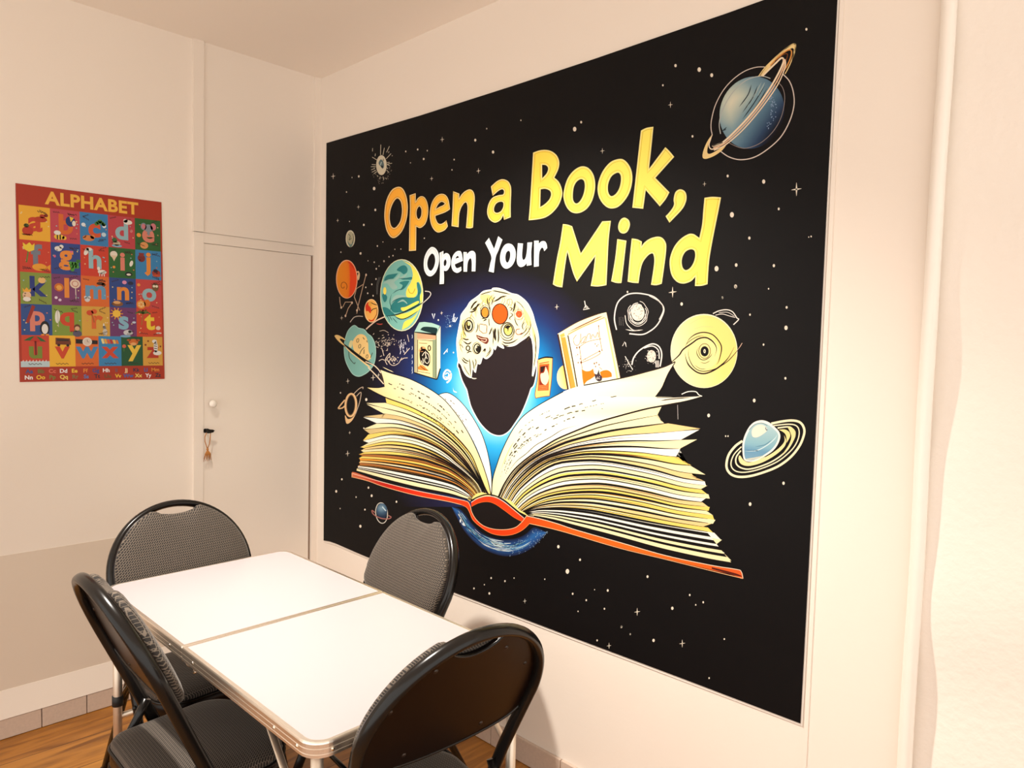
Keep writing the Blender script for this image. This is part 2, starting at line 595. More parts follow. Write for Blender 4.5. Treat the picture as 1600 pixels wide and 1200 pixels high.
def make_chair():
    root = empty('folding_chair')
    # back frame and front legs, one bent tube
    p = []
    for i in range(12):
        v = VL - .02 - (VL - .02 - RB) * i / 12
        p.append(bp_(leg_u(v), v))
    for i in range(41):
        a = pi * i / 40
        p.append(bp_((RB - .0125) * cos(a), RB - (RB - .0125) * sin(a)))
    for i in range(12):
        v = RB + (VL - .02 - RB) * (i + 1) / 12
        p.append(bp_(-leg_u(v), v))
    MB().tube(p, .0115, 16, ref=(1, 0, 0), r2=.0155).build('back_frame', M['black'], root)
    # pressed steel back with a folded lip
    pan = cushion(back_outline(.04, -.003), (0, .2), [(1, .004), (1.0, .017), (.97, .018), (.5, .018), (.01, .018)], bp_)
    pan2 = cushion(back_outline(.04, -.003), (0, .2), [(1, .004), (.985, .0035), (.965, .008), (.94, .010), (.5, .012), (.01, .012)], bp_)
    pan.v, pan.f, pan.sm = pan.v, pan.f, pan.sm
    n = len(pan.v)
    pan.v += pan2.v
    pan.f += [[i + n for i in f] for f in pan2.f]
    pan.sm += pan2.sm
    pn = pan.build('back_panel', M['pan'], root)
    MB().tube([bp_(u, v, .004) for u, v in back_outline(.04, -.004)], .0034, 8, closed=True).build('panel_rim', M['black'], pn)
    for (u, v) in ((.09, .082), (-.09, .082), (.172, .155), (-.172, .155), (.10, .305), (-.10, .305)):
        MB().ball(bp_(u, v, .0075), .0064, 8).build('screw', M['screw'], pn)
    pad = cushion(back_outline(.018), (0, .2), [(.975, .015), (.995, .018), (1.0, .024), (.985, .031), (.94, .037), (.84, .0425), (.6, .047), (.3, .049), (.01, .0495)], bp_)
    pad.build('back_cushion', M['fab_b'], root)
    # seat
    so = []
    w0, w1, y0, y1 = .190, .203, -.108, .228
    base = [(-w0, y0), (w0, y0), (w1, y1), (-w1, y1)]
    rr = [.055, .055, .09, .09]
    for k_, (x, y) in enumerate(base):
        sx = 1 if x < 0 else -1
        sy = 1 if y < 0 else -1
        r = rr[k_]
        a0 = [pi, 1.5 * pi, 0, .5 * pi][k_]
        for i in range(8):
            t = a0 + pi / 2 * i / 7
            so.append((x + sx * r + r * cos(t), y + sy * r + r * sin(t)))

    def sf(u, v, h):
        return Vector((u, v, .372 + h + .03 * (v + .1) * .6))
    sp = MB()
    sp.rings([[sf(u * s, v * s, h) for u, v in so] for s, h in ((.96, -.022), (1, -.02), (1, .018), (.97, .02), (.02, .02))])
    spn = sp.build('seat_pan', M['pan'], root)
    MB().tube([sf(u * 1.004, v * 1.004, .019) for u, v in so], .0045, 8, closed=True).build('seat_piping', M['black'], spn)
    cushion(so, (0, 0), [(.975, .018), (.99, .025), (.985, .032), (.955, .040), (.88, .046), (.65, .050), (.3, .051), (.01, .051)], sf).build('seat_cushion', M['fab_s'], root)
    # rear legs
    for sx in (-1, 1):
        x = sx * .193
        rl = MB()
        rl.tube([(x, -.002, .475), (x, -.025, .43), (x + sx * .006, -.245, .02)], .0115, 12, ref=(1, 0, 0))
        g_ = rl.build('rear_leg', M['black'], root)
        MB().cyl((x + sx * .006, -.243, .025), (x + sx * .006, -.253, 0), .0145, 14).build('foot_cap', M['rubber'], g_)
        q = bp_(sx * leg_u(.9), VL - .03)
        fc = MB().cyl(q, q + Vector((0, .0125, -.028)), .0155, 14).build('foot_cap', M['rubber'], root)
        lk = MB()
        lk.tube([(sx * .207, .055, .345), (sx * .205, -.01, .395), (sx * .205, -.085, .315)], .009, 8, ref=(1, 0, 0), r2=.009)
        lk.ball((sx * .214, .055, .345), .008, 7)
        lk.ball((sx * .212, -.085, .315), .008, 7)
        lk.build('hinge_link', M['black'], root)
    MB().cyl((-.196, -.196, .115), (.196, -.196, .115), .008, 10).build('stretcher', M['black'], root)
    q = bp_(0, VL - .16)
    MB().cyl((-leg_u(.8), q.y, q.z), (leg_u(.8), q.y, q.z), .008, 10).build('stretcher', M['black'], root)
    return root


def copy_tree(o, parent=None):
    c = o.copy()
    COL.objects.link(c)
    if parent:
        c.parent = parent
    for ch in list(o.children):
        copy_tree(ch, c)
    return c


chair0 = make_chair()
CH = [(.950, 2.516, 178.0, 'black padded folding chair at the far end of the table, under the alphabet poster'),
      (1.545, 1.843, -84.0, 'black padded folding chair between the table and the space tapestry, fabric side showing'),
      (.497, 1.834, 91.0, 'black padded folding chair on the left long side of the table, seen edge-on'),
      (.971, .996, 4.5, 'black padded folding chair nearest the viewer, its dark back panel with screws showing')]
for i, (x, y, deg, lab) in enumerate(CH):
    c = chair0 if i == 0 else copy_tree(chair0)
    a = radians(deg)
    # deg is the heading of the sitter (0 = towards the back wall, clockwise)
    f_ = Vector((sin(a), cos(a), 0))
    c.location = Vector((x, y, 0)) + f_ * (-YT)
    c.rotation_euler = (0, 0, -a)
    tag(c, lab, 'chair', 'folding chairs around the table')

# ------------------------------------------------------------------ printing flat artwork
KI = 0.78     # ink strength


def ink(h):
    return (*lin(h, KI), 1)


def mixc(a, b, t):
    t = max(0, min(1, t))
    return tuple(a[i] * (1 - t) + b[i] * t for i in range(4))


def ramp(stops, t):
    if t <= stops[0][0]:
        return stops[0][1]
    for (t0, c0), (t1, c1) in zip(stops, stops[1:]):
        if t <= t1:
            return mixc(c0, c1, (t - t0) / (t1 - t0))
    return stops[-1][1]


def curve(pts, closed=False, n=6):
    """smooth curve through points; a third item marks a sharp corner"""
    P = []
    for p in pts:
        P.append((p[0], p[1]))
        if len(p) > 2:
            P.append((p[0], p[1]))
    m = len(P)
    out = []
    rng_ = range(m) if closed else range(m - 1)
    for i in rng_:
        if closed:
            a, b, c, d = P[i - 1], P[i], P[(i + 1) % m], P[(i + 2) % m]
        else:
            a, b, c, d = P[max(i - 1, 0)], P[i], P[i + 1], P[min(i + 2, m - 1)]
        if b == c:
            continue
        for k in range(n):
            t = k / n
            out.append(tuple(.5 * (2 * b[j] + (c[j] - a[j]) * t + (2 * a[j] - 5 * b[j] + 4 * c[j] - d[j]) * t * t + (3 * b[j] - a[j] - 3 * c[j] + d[j]) * t ** 3) for j in (0, 1)))
    if not closed:
        out.append(P[-1])
    return out


def ell(cx, cy, rx, ry, rot=0, n=32):
    c, s = cos(rot), sin(rot)
    return [(cx + rx * cos(2 * pi * i / n) * c - ry * sin(2 * pi * i / n) * s, cy + rx * cos(2 * pi * i / n) * s + ry * sin(2 * pi * i / n) * c) for i in range(n)]


class Art:
    """flat printed shapes; every new shape lies a hair above the last layer"""

    def __init__(s, place):
        s.place = place
        s.v, s.f, s.c = [], [], []
        s.lv = 1
        s.zoom(0, 0, 1)

    def zoom(s, ox, oy, k):
        s.ox, s.oy, s.k = ox, oy, k
        return s

    def P(s, p):
        return (s.ox + p[0] / s.k, s.oy + p[1] / s.k)

    def _col(s, c, p):
        return c(p) if callable(c) else c

    def fill(s, pts, col, lv=None, holes=(), raw=False):
        lv = s.lv if lv is None else lv
        loops = [[s.P(p) for p in pts]] + [[s.P(p) for p in h] for h in holes]
        V = [[Vector((x, y, 0)) for x, y in l] for l in loops]
        tris = tessellate_polygon(V)
        flat = [p for l in loops for p in l]
        n = len(s.v)
        for p in flat:
            s.v.append(s.place(p[0], p[1], lv))
            s.c.append(s._col(col, p))
        for t in tris:
            s.f.append(tuple(i + n for i in t))
        return s

    def stroke(s, pts, w, col, lv=None, closed=False, taper=0):
        """w in photo pixels"""
        lv = s.lv if lv is None else lv
        L = [s.P(p) for p in pts]
        m = len(L)
        if m < 2:
            return s
        n = len(s.v)
        for i in range(m):
            if closed:
                a, b = L[i - 1], L[(i + 1) % m]
            else:
                a, b = L[max(i - 1, 0)], L[min(i + 1, m - 1)]
            dx, dy = b[0] - a[0], b[1] - a[1]
            l = sqrt(dx * dx + dy * dy) or 1
            hw = w / 2
            if taper:
                t = i / (m - 1)
                e = min(t, 1 - t) if taper == 1 else (1 - t if taper == 2 else t)
                if taper == 4:
                    hw *= .16 + .84 * max(0, sin(pi * min(1, .08 + t * .92))) ** .8
                else:
                    hw *= max(.12, min(1, e * (4 if taper == 1 else 1.6)))
            for sg in (1, -1):
                q = (L[i][0] - dy / l * hw * sg, L[i][1] + dx / l * hw * sg)
                s.v.append(s.place(q[0], q[1], lv))
                s.c.append(s._col(col, q))
        for i in range(m if closed else m - 1):
            j = (i + 1) % m
            s.f.append((n + 2 * i, n + 2 * i + 1, n + 2 * j + 1, n + 2 * j))
        return s

    def strip(s, A, B, col, lv=None):
        lv = s.lv if lv is None else lv
        n = len(s.v)
        for a, b in zip(A, B):
            for q in (s.P(a), s.P(b)):
                s.v.append(s.place(q[0], q[1], lv))
                s.c.append(s._col(col, q))
        for i in range(len(A) - 1):
            s.f.append((n + 2 * i, n + 2 * i + 1, n + 2 * i + 3, n + 2 * i + 2))
        return s

    def disc(s, cx, cy, rx, ry, col, lv=None, rot=0, rings=6, n=36):
        """filled ellipse with rings so that the ink can vary across it"""
        lv = s.lv if lv is None else lv
        n0 = len(s.v)
        c, sn = cos(rot), sin(rot)
        for j in range(rings + 1):
            q = j / rings
            for i in range(n):
                a = 2 * pi * i / n
                x, y = rx * q * cos(a), ry * q * sin(a)
                p = s.P((cx + x * c - y * sn, cy + x * sn + y * c))
                s.v.append(s.place(p[0], p[1], lv))
                s.c.append(s._col(col, p))
        for j in range(rings):
            for i in range(n):
                k = (i + 1) % n
                s.f.append((n0 + j * n + i, n0 + j * n + k, n0 + (j + 1) * n + k, n0 + (j + 1) * n + i))
        return s

    def build(s, name, m, parent):
        me = bpy.data.meshes.new(name)
        me.from_pydata([tuple(v) for v in s.v], [], s.f)
        me.materials.append(m)
        at = me.color_attributes.new('ink', 'FLOAT_COLOR', 'POINT')
        for i, c in enumerate(s.c):
            at.data[i].color = c
        o = bpy.data.objects.new(name, me)
        COL.objects.link(o)
        if parent:
            o.parent = parent
        return o


# ------------------------------------------------------------------ space tapestry on the right wall
XT = XW - .0055       # face of the cloth


def tap(x, y, lv):
    return on_right(x, y, XT - .00012 * lv)


BLACK = ink('#0A0708')
tp_ = empty('wall_tapestry', tuple(on_right(880, 560, XT)))
tag(tp_, 'large black space tapestry reading Open a Book, Open Your Mind on the right wall', 'tapestry')
base_pt = Vector(tp_.location)


def tap_l(x, y, lv):
    return tap(x, y, lv) - base_pt


def in_tap(a, name):
    return a.build(name, M['cloth'], tp_)


edge = [(510, 223.5), (585, 201.5), (657, 180.3), (800, 134.5), (930, 91.5), (1020, 60.5), (1136, 20.5), (1193, 0), (1309, -42),
        (1308, 0), (1293, 290), (1280, 560), (1264.5, 860), (1250.3, 1130.5),
        (1060, 1058), (880, 990.5), (700, 922), (563, 866), (525, 849.5), (515, 846), (505.5, 844.5), (506.5, 700), (508.5, 450)]
front = [tap_l(x, y, 0) for x, y in edge]
nE = len(front)
bk = [p + Vector((.002, 0, 0)) for p in front]
tri = tessellate_polygon([[Vector((x, y, 0)) for x, y in edge]])
cm = MB()
cm.add(front, [list(t) for t in tri])
cm.add(bk, [list(t)[::-1] for t in tri])
cm.add(front + bk, [(i, (i + 1) % nE, nE + (i + 1) % nE, nE + i) for i in range(nE)])
cl = cm.build('cloth', M['cloth'], tp_)
at = cl.data.color_attributes.new('ink', 'FLOAT_COLOR', 'POINT')
for d in at.data:
    d.color = BLACK
# white unprinted hem showing along the lower and right edges
hm = MB()
hp = [(1312, -42), (1311, 0), (1296, 290), (1283, 560), (1267.8, 860), (1253.5, 1134.5), (1060, 1061.5), (880, 993.8), (700, 925), (565, 869), (525, 852), (505.5, 846.5)]
hq = [(1300, -42), (1300, 0), (1285, 290), (1270, 560), (1255, 860), (1243, 1120), (1060, 1050), (880, 982), (700, 914), (565, 858), (525, 842), (508, 838)]
A_ = [on_right(x, y, XT + .0025) - base_pt for x, y in hp]
B_ = [on_right(x, y, XT + .0025) - base_pt for x, y in hq]
A2 = [p + Vector((.0012, 0, 0)) for p in A_]
B2 = [p + Vector((.0012, 0, 0)) for p in B_]
hm.rings([[a, b, d, c] for a, b, c, d in zip(A_, B_, A2, B2)], smooth=False)
hm.build('hem', M['hem'], tp_)['label'] = 'white hem of the cloth'

# --- blue glow behind the head
gl = Art(tap_l)
stops = [(.0, ink('#A8E6FF')), (.42, ink('#86DBFF')), (.56, ink('#2FB0EA')), (.74, ink('#0C7CC0')), (.92, ink('#124A88')), (1.08, ink('#1A2D66')), (1.3, ink('#1A1838')), (1.6, BLACK)]


def glow(p):
    dx = (p[0] - 778) / (128 if p[0] < 778 else 112)
    dy = (p[1] - 600) / (114 if p[1] < 600 else 175)
    return ramp(stops, sqrt(dx * dx + dy * dy))


xs = list(range(560, 985, 8))
ys = list(range(400, 800, 8))
n0 = 0
for y in ys:
    for x in xs:
        gl.v.append(tap_l(x, y, 1))
        gl.c.append(glow((x, y)))
for j in range(len(ys) - 1):
    for i in range(len(xs) - 1):
        a = j * len(xs) + i
        gl.f.append((a, a + 1, a + 1 + len(xs), a + len(xs)))
in_tap(gl, 'printed_blue_glow')

INK = ink('#0C0808')
CREAM = ink('#FFF3BF')
WHITE = ink('#FFFDF6')

# --- lettering
C = 1   # corner flag


def grad_title(p):
    st = [(x, (*lin(h, 1.0), 1)) for x, h in ((600, '#FFB23C'), (690, '#FFC040'), (740, '#FFCC44'), (830, '#FFD94F'), (900, '#FFE65F'), (960, '#FFEB66'), (1040, '#FFE968'), (1120, '#FFE45E'))]
    return ramp(st, p[0])


def rim_title(p):
    return mixc(grad_title(p), ink('#FFF6C0'), .65)


def line_title(p):
    return mixc(grad_title(p), ink('#7A4A0C'), .45)


def inset(loop, d):
    m = len(loop)
    ar = sum(loop[i][0] * loop[(i + 1) % m][1] - loop[(i + 1) % m][0] * loop[i][1] for i in range(m))
    sg = 1 if ar > 0 else -1
    out = []
    for i in range(m):
        a, b, c = loop[i - 1], loop[i], loop[(i + 1) % m]
        d1 = Vector((b[0] - a[0], b[1] - a[1]))
        d2 = Vector((c[0] - b[0], c[1] - b[1]))
        if d1.length < 1e-6 or d2.length < 1e-6:
            continue
        d1.normalize()
        d2.normalize()
        n1 = Vector((-d1.y, d1.x)) * sg
        n2 = Vector((-d2.y, d2.x)) * sg
        bi = n1 + n2
        if bi.length < 1e-6:
            continue
        bi.normalize()
        k = d / max(.45, bi.dot(n1))
        out.append((b[0] + bi.x * k, b[1] + bi.y * k))
    return out


TITLE = [
    # zoom, inset, outer, holes
    ((595, 270, 10), 23, [(275, 218), (345, 250), (395, 350), (420, 480), (420, 620), (395, 760), (340, 900), (270, 985), (200, 1020), (140, 990), (90, 900), (65, 790), (55, 660), (70, 500), (110, 370), (180, 260)],
     [[(265, 400), (310, 450), (330, 560), (325, 660), (300, 760), (250, 835), (205, 860), (165, 830), (145, 760), (140, 680), (150, 590), (180, 500), (220, 430)]]),
    ((595, 270, 10), 18, [(450, 350, C), (545, 318, C), (545, 450, C), (580, 395), (630, 365), (685, 385), (725, 460), (743, 560), (735, 680), (700, 790), (650, 845), (605, 862), (555, 840, C), (553, 1020), (550, 1215, C), (440, 1222, C), (447, 800), (455, 550)],
     [[(605, 525), (630, 560), (635, 620), (625, 680), (595, 722), (570, 700), (558, 640), (565, 580), (585, 540)]]),
    ((595, 270, 10), 18, [(960, 328), (1020, 355), (1060, 430), (1082, 570, C), (1000, 620), (855, 672, C), (860, 720), (890, 780), (930, 800), (980, 780), (1025, 742, C), (1048, 835, C), (1000, 895), (910, 932), (850, 910), (800, 840), (770, 740), (765, 620), (785, 500), (830, 405), (890, 345)],
     [[(962, 455), (1000, 480, C), (975, 505), (920, 530), (860, 565, C), (890, 505), (925, 465)]]),
    ((595, 270, 10), 20, [(1130, 288, C), (1228, 325, C), (1225, 400, C), (1260, 340), (1320, 285), (1385, 258), (1435, 280), (1462, 340), (1468, 430), (1455, 600), (1440, 855, C), (1390, 868), (1332, 862, C), (1350, 640), (1355, 540), (1345, 485), (1325, 462), (1290, 490), (1250, 560), (1225, 660), (1215, 850, C), (1105, 832, C), (1120, 560)], []),
    ((740, 220, 10), 22, [(270, 715, C), (340, 650), (400, 612), (460, 600), (530, 625), (570, 680), (588, 770), (580, 1000), (580, 1195, C), (475, 1235, C), (462, 1160, C), (430, 1225), (380, 1265), (320, 1276), (250, 1230), (215, 1150), (215, 1060), (245, 960), (300, 885), (390, 850), (460, 838), (475, 790), (450, 758), (400, 775), (350, 815), (298, 862, C)],
     [[(440, 952), (465, 975), (460, 1040), (425, 1100), (370, 1125), (330, 1110), (318, 1065), (340, 1000), (385, 960)]]),
    ((740, 220, 10), 30, [(930, 185, C), (1030, 150), (1130, 142), (1220, 165), (1300, 230), (1338, 330), (1325, 440), (1262, 575, C), (1330, 640), (1375, 740), (1385, 840), (1350, 960), (1290, 1060), (1200, 1150), (1100, 1205), (980, 1230), (860, 1242, C), (880, 1000), (905, 600)],
     [[(1070, 375, C), (1130, 382), (1165, 430), (1140, 510), (1072, 585, C)], [(1048, 758, C), (1120, 750), (1190, 780), (1210, 840), (1180, 920), (1110, 990), (1040, 1035, C)]]),
    ((860, 190, 10), 34, [(510, 698), (600, 730), (670, 825), (700, 960), (690, 1100), (645, 1250), (560, 1370), (440, 1430), (330, 1415), (250, 1330), (205, 1190), (215, 1060), (260, 910), (330, 800), (420, 725)],
     [[(475, 900), (520, 920), (538, 990), (528, 1090), (495, 1190), (440, 1265), (390, 1275), (355, 1220), (352, 1120), (370, 1010), (415, 935)]]),
    ((860, 190, 10), 36, [(1085, 582), (1170, 612), (1245, 710), (1280, 840), (1270, 990), (1220, 1140), (1130, 1270), (1030, 1345), (910, 1350), (810, 1270), (750, 1150), (738, 1020), (770, 880), (840, 740), (950, 625)],
     [[(1050, 798), (1095, 835), (1102, 920), (1080, 1030), (1030, 1120), (960, 1165), (915, 1130), (898, 1050), (910, 950), (960, 850)]]),
    ((960, 190, 10), 32, [(415, 140, C), (500, 98), (610, 80, C), (578, 400), (540, 740, C), (795, 400, C), (850, 450), (935, 550, C), (640, 880, C), (860, 1105, C), (800, 1215), (710, 1325, C), (490, 1070, C), (450, 1362, C), (280, 1345, C), (335, 850), (390, 350)], []),
    ((1000, 240, 10), 34, [(640, 558), (700, 590), (727, 660), (715, 760), (650, 880), (460, 1080, C), (400, 980, C), (480, 890), (530, 800), (525, 720), (545, 620), (585, 572)], []),
    ((855, 335, 10), 34, [(245, 150, C), (320, 160), (390, 185, C), (525, 610, C), (860, 108, C), (995, 100, C), (960, 400), (940, 800), (925, 1105, C), (800, 1125), (680, 1118, C), (720, 900), (750, 650, C), (465, 1050, C), (400, 900), (315, 580, C), (280, 800), (235, 1140, C), (150, 1125), (88, 1092, C), (150, 700), (200, 450)], []),
    ((855, 335, 10), 34, [(1095, 385, C), (1238, 410, C), (1200, 740), (1160, 1072, C), (1080, 1070), (1000, 1045, C), (1060, 700)], []),
    ((855, 335, 10), 40, [(1210, 50), (1270, 85), (1293, 150), (1275, 230), (1235, 285), (1180, 298), (1130, 270), (1108, 200), (1125, 120), (1160, 70)], []),
    ((980, 300, 7.744), 28, [(55, 562, C), (120, 572), (178, 600, C), (172, 660, C), (210, 610), (280, 562), (370, 540), (430, 560), (468, 620), (472, 700), (455, 850), (418, 1110, C), (350, 1128), (288, 1122, C), (315, 950), (328, 830), (320, 765), (300, 742), (250, 770), (190, 850), (160, 950), (137, 1102, C), (70, 1098), (5, 1085, C), (30, 800)], []),
    ((980, 300, 7.744), 28, [(935, 70, C), (1030, 58), (1135, 65, C), (1110, 200), (1030, 600), (990, 850), (972, 1115, C), (900, 1135), (820, 1138, C), (825, 1025, C), (770, 1080), (680, 1108), (600, 1085), (540, 1010), (515, 900), (520, 790), (570, 660), (650, 565), (740, 510), (800, 508), (845, 535), (872, 555, C), (905, 400), (920, 230)],
     [[(775, 693), (815, 715), (822, 780), (800, 860), (755, 925), (705, 945), (670, 910), (660, 840), (675, 770), (715, 715)]]),
]
a = Art(tap_l)
for z, ins, outer, holes in TITLE:
    a.zoom(*z)
    o = curve(outer, True, 5)
    hs = [curve(h, True, 5) for h in holes]
    a.stroke(o, 6.5, INK, 2, True)
    a.fill(o, grad_title, 4, hs)
    a.stroke(inset(o, z[2] * .8), 1.6, rim_title, 5, True)
    a.stroke(inset(o, ins), .75, line_title, 6, True)
    for h in hs:
        a.stroke(inset(h, -z[2] * .9), 1.5, rim_title, 5, True)
        a.stroke(inset(h, -ins * 1.05), .7, line_title, 6, True)
in_tap(a, 'printed_title')['label'] = 'yellow printed words Open a Book, Mind'

SUB = [
    ((655, 360, 10), [(205, 258), (260, 285), (298, 350), (312, 440), (300, 540), (265, 640), (215, 700), (165, 718), (115, 690), (80, 620), (70, 530), (80, 430), (115, 340), (160, 280)], [(205, 362), (235, 390), (250, 450), (245, 520), (220, 590), (185, 630), (150, 610), (130, 560), (127, 500), (145, 430), (175, 380)]),
    ((655, 360, 10), [(318, 350, C), (378, 320, C), (380, 380, C), (415, 355), (460, 370), (488, 430), (490, 510), (470, 580), (430, 630), (385, 630, C), (388, 750), (385, 835, C), (318, 840, C), (325, 600)], [(415, 455), (428, 490), (420, 535), (400, 558), (385, 540), (385, 490), (398, 460)]),
    ((655, 360, 10), [(620, 320), (660, 345), (682, 475, C), (600, 510), (555, 530, C), (570, 575), (600, 590), (655, 565, C), (662, 625, C), (620, 655), (580, 662), (530, 630), (503, 560), (503, 480), (525, 400), (570, 340)], [(605, 398), (622, 425, C), (565, 442, C), (585, 408)]),
    ((655, 360, 10), [(692, 338, C), (745, 340, C), (745, 375, C), (790, 330), (835, 320), (870, 345), (883, 410), (878, 640, C), (820, 640, C), (822, 520), (815, 455), (800, 435), (775, 460), (755, 520), (748, 645, C), (693, 645, C)], None),
    ((655, 360, 10), [(1090, 115, C), (1170, 290, C), (1235, 90, C), (1300, 145, C), (1235, 320), (1195, 420), (1165, 660, C), (1085, 640, C), (1110, 520), (1125, 400), (1030, 195, C)], None),
    ((655, 360, 10), [(1400, 205), (1460, 230), (1500, 300), (1508, 390), (1490, 480), (1440, 560), (1370, 598), (1310, 575), (1270, 500), (1265, 400), (1290, 300), (1340, 225)], [(1395, 318), (1420, 345), (1422, 410), (1405, 470), (1380, 505), (1355, 480), (1345, 420), (1360, 350)]),
    ((740, 350, 10), [(692, 300, C), (772, 305, C), (758, 470), (765, 545), (785, 560), (815, 520), (835, 400), (840, 290, C), (915, 285, C), (900, 450), (905, 640, C), (830, 655, C), (830, 610, C), (790, 655), (735, 672), (695, 645), (675, 580), (680, 450)], None),
    ((740, 350, 10), [(945, 262, C), (1018, 258, C), (1018, 310, C), (1060, 272), (1110, 270), (1140, 310), (1150, 375, C), (1105, 425, C), (1085, 375), (1060, 375), (1030, 430), (1020, 520), (1018, 660, C), (942, 670, C), (945, 450)], None),
]
a = Art(tap_l)
for z, outer, hole in SUB:
    a.zoom(*z)
    o = curve(outer, True, 5)
    hs = [curve(hole, True, 5)] if hole else []
    a.stroke(o, 5.5, INK, 2, True)
    a.fill(o, ink('#F2F8F8'), 4, hs)
    a.stroke(inset(o, 25), .6, ink('#C9CDC8'), 5, True)
in_tap(a, 'printed_subtitle')['label'] = 'white printed words Open Your'

# --- stars
a = Art(tap_l)
DOTS = [((500, 180, 5), [(670, 283, 6), (763, 268, 7), (838, 277, 5), (810, 342, 8), (1213, 195, 10), (1352, 288, 11), (1302, 103, 4), (1048, 347, 6), (1031, 427, 5), (303, 478, 8), (423, 573, 12), (207, 600, 5), (432, 740, 9), (342, 857, 8), (448, 1022, 6), (317, 1080, 9), (815, 961, 5), (500, 1140, 7), (570, 1098, 5), (540, 1107, 5), (250, 487, 4), (163, 1070, 5), (707, 372, 4), (230, 830, 4), (492, 990, 4), (585, 1048, 4), (632, 1046, 4), (425, 1150, 4)]),
        ((1020, 20, 4), [(142, 330, 9), (290, 355, 13), (368, 390, 11), (63, 453, 6), (960, 103, 8), (248, 772, 7), (468, 1020, 8), (693, 1055, 12)]),
        ((1080, 240, 3.159), [(432, 273, 6), (201, 302, 12), (287, 417, 7), (222, 550, 8), (125, 568, 12), (408, 553, 7), (219, 656, 9), (382, 667, 4), (153, 711, 5), (471, 759, 6), (468, 860, 10), (357, 943, 5), (465, 1109, 6), (592, 409, 4), (580, 412, 3), (290, 795, 5)]),
        ((580, 180, 2.7586), [(877, 60, 9), (905, 30, 5), (645, 22, 3), (498, 58, 3)]),
        ((510, 600, 5.218), [(115, 72, 6), (325, 127, 11), (305, 360, 6), (126, 777, 8), (80, 875, 10), (343, 845, 8), (369, 911, 10), (242, 922, 6), (314, 1024, 7), (112, 1015, 5), (277, 1160, 11), (571, 960, 8)]),
        ((680, 880, 5), [(437, 116, 7), (545, 140, 7), (616, 116, 5), (303, 197, 7), (384, 168, 5), (423, 236, 9), (856, 125, 5), (1033, 64, 17), (1074, 239, 8), (1245, 207, 4), (1348, 213, 9), (1180, 289, 7), (1116, 376, 5), (1322, 356, 7), (1454, 497, 9), (1523, 554, 7), (1265, 603, 7)]),
        ((960, 900, 5.217), [(614, 155, 8), (472, 263, 12), (724, 214, 8), (663, 235, 6), (56, 413, 8), (127, 473, 6), (319, 525, 12), (896, 514, 7), (772, 832, 7), (270, 5, 10)]),
        ((740, 580, 3.428), [(1503, 157, 9), (1259, 237, 9), (1481, 712, 9), (454, 940, 8), (570, 1010, 6), (1350, 348, 4), (1363, 348, 4), (1660, 600, 8)]),
        ((515, 395, 10), [(480, 12, 14), (697, 147, 11), (850, 133, 13), (773, 207, 9), (660, 493, 12), (600, 125, 7), (595, 632, 12), (928, 62, 11), (990, 45, 11), (730, 250, 13), (725, 410, 12), (565, 540, 11), (680, 670, 12)]),
        ((690, 430, 3.333), [(1250, 150, 8), (1462, 117, 6), (1530, 60, 8), (968, 87, 5)]),
        ((640, 490, 10.91), [(490, 110, 14), (688, 212, 15), (748, 664, 13)])]
for z, ds in DOTS:
    a.zoom(*z)
    for x, y, r in ds:
        a.disc(x, y, r * .82, r * 1.12, ink('#F4E8D4'), 2, rings=1, n=12)
CROSS = [((500, 180, 5), [(955, 190, 22), (1238, 435, 22), (872, 495, 18), (103, 477, 24), (300, 717, 17), (138, 822, 15)]),
         ((1020, 20, 4), [(110, 575, 20), (323, 1070, 15), (898, 1103, 42)]),
         ((860, 190, 10), [(812, 458, 45)]),
         ((510, 600, 5.218), [(190, 397, 13), (173, 567, 25)]),
         ((680, 880, 5), [(700, 296, 19), (1578, 380, 30), (1358, 645, 24)]),
         ((960, 900, 5.217), [(553, 550, 32)]),
         ((690, 430, 3.333), [(1203, 88, 28), (600, 165, 15)]),
         ((515, 395, 10), [(188, 1018, 32)]),
         ((515, 485, 10), [(285, 1105, 40), (680, 1050, 50), (765, 1010, 35)]),
         ((640, 440, 10), [(500 / 1, 490 / 1, 32)])]
for z, ds in CROSS:
    a.zoom(*z)
    for x, y, r in ds:
        w = max(.7, r / z[2] * .26)
        a.stroke([(x, y - r), (x, y), (x, y + r)], w, ink('#F4E8D4'), 2, taper=1)
        a.stroke([(x - r * .75, y + r * .1), (x, y), (x + r * .75, y - r * .1)], w, ink('#F4E8D4'), 2, taper=1)
# little white scratches and clusters
rs = random.Random(11)
a.zoom(515, 485, 10)
for i in range(70):
    x, y = rs.gauss(870, 85), rs.gauss(500, 60)
    l = rs.uniform(10, 38)
    t = rs.uniform(0, pi)
    a.stroke([(x, y), (x + l * .5 * cos(t) + 4, y + l * .5 * sin(t)), (x + l * cos(t), y + l * sin(t))], rs.uniform(.5, 1.3), ink('#E9D8C4'), 2, taper=1)
for i in range(26):
    x, y = rs.gauss(1140, 30), rs.gauss(540, 45)
    a.stroke([(x, y), (x + rs.uniform(-20, 20), y + rs.uniform(15, 50))], rs.uniform(.5, 1.1), ink('#DCDCE8'), 2)
for i in range(30):
    x, y = rs.gauss(1000, 45), rs.gauss(765, 25)
    a.stroke([(x, y), (x + rs.uniform(-25, 25), y + rs.uniform(-10, 25))], rs.uniform(.6, 1.4), ink('#E9D8C4'), 2)
a.stroke(curve([(900, 850), (870, 770), (940, 670), (935, 720), (900, 760), (950, 840), (1010, 860), (1080, 820), (1110, 770), (1130, 740)]), .9, ink('#E9D8C4'), 2)
a.stroke(curve([(770, 790), (820, 765), (860, 780)]), .9, ink('#E9D8C4'), 2)
a.stroke([(815, 590), (850, 710)], .8, ink('#E9D8C4'), 2)
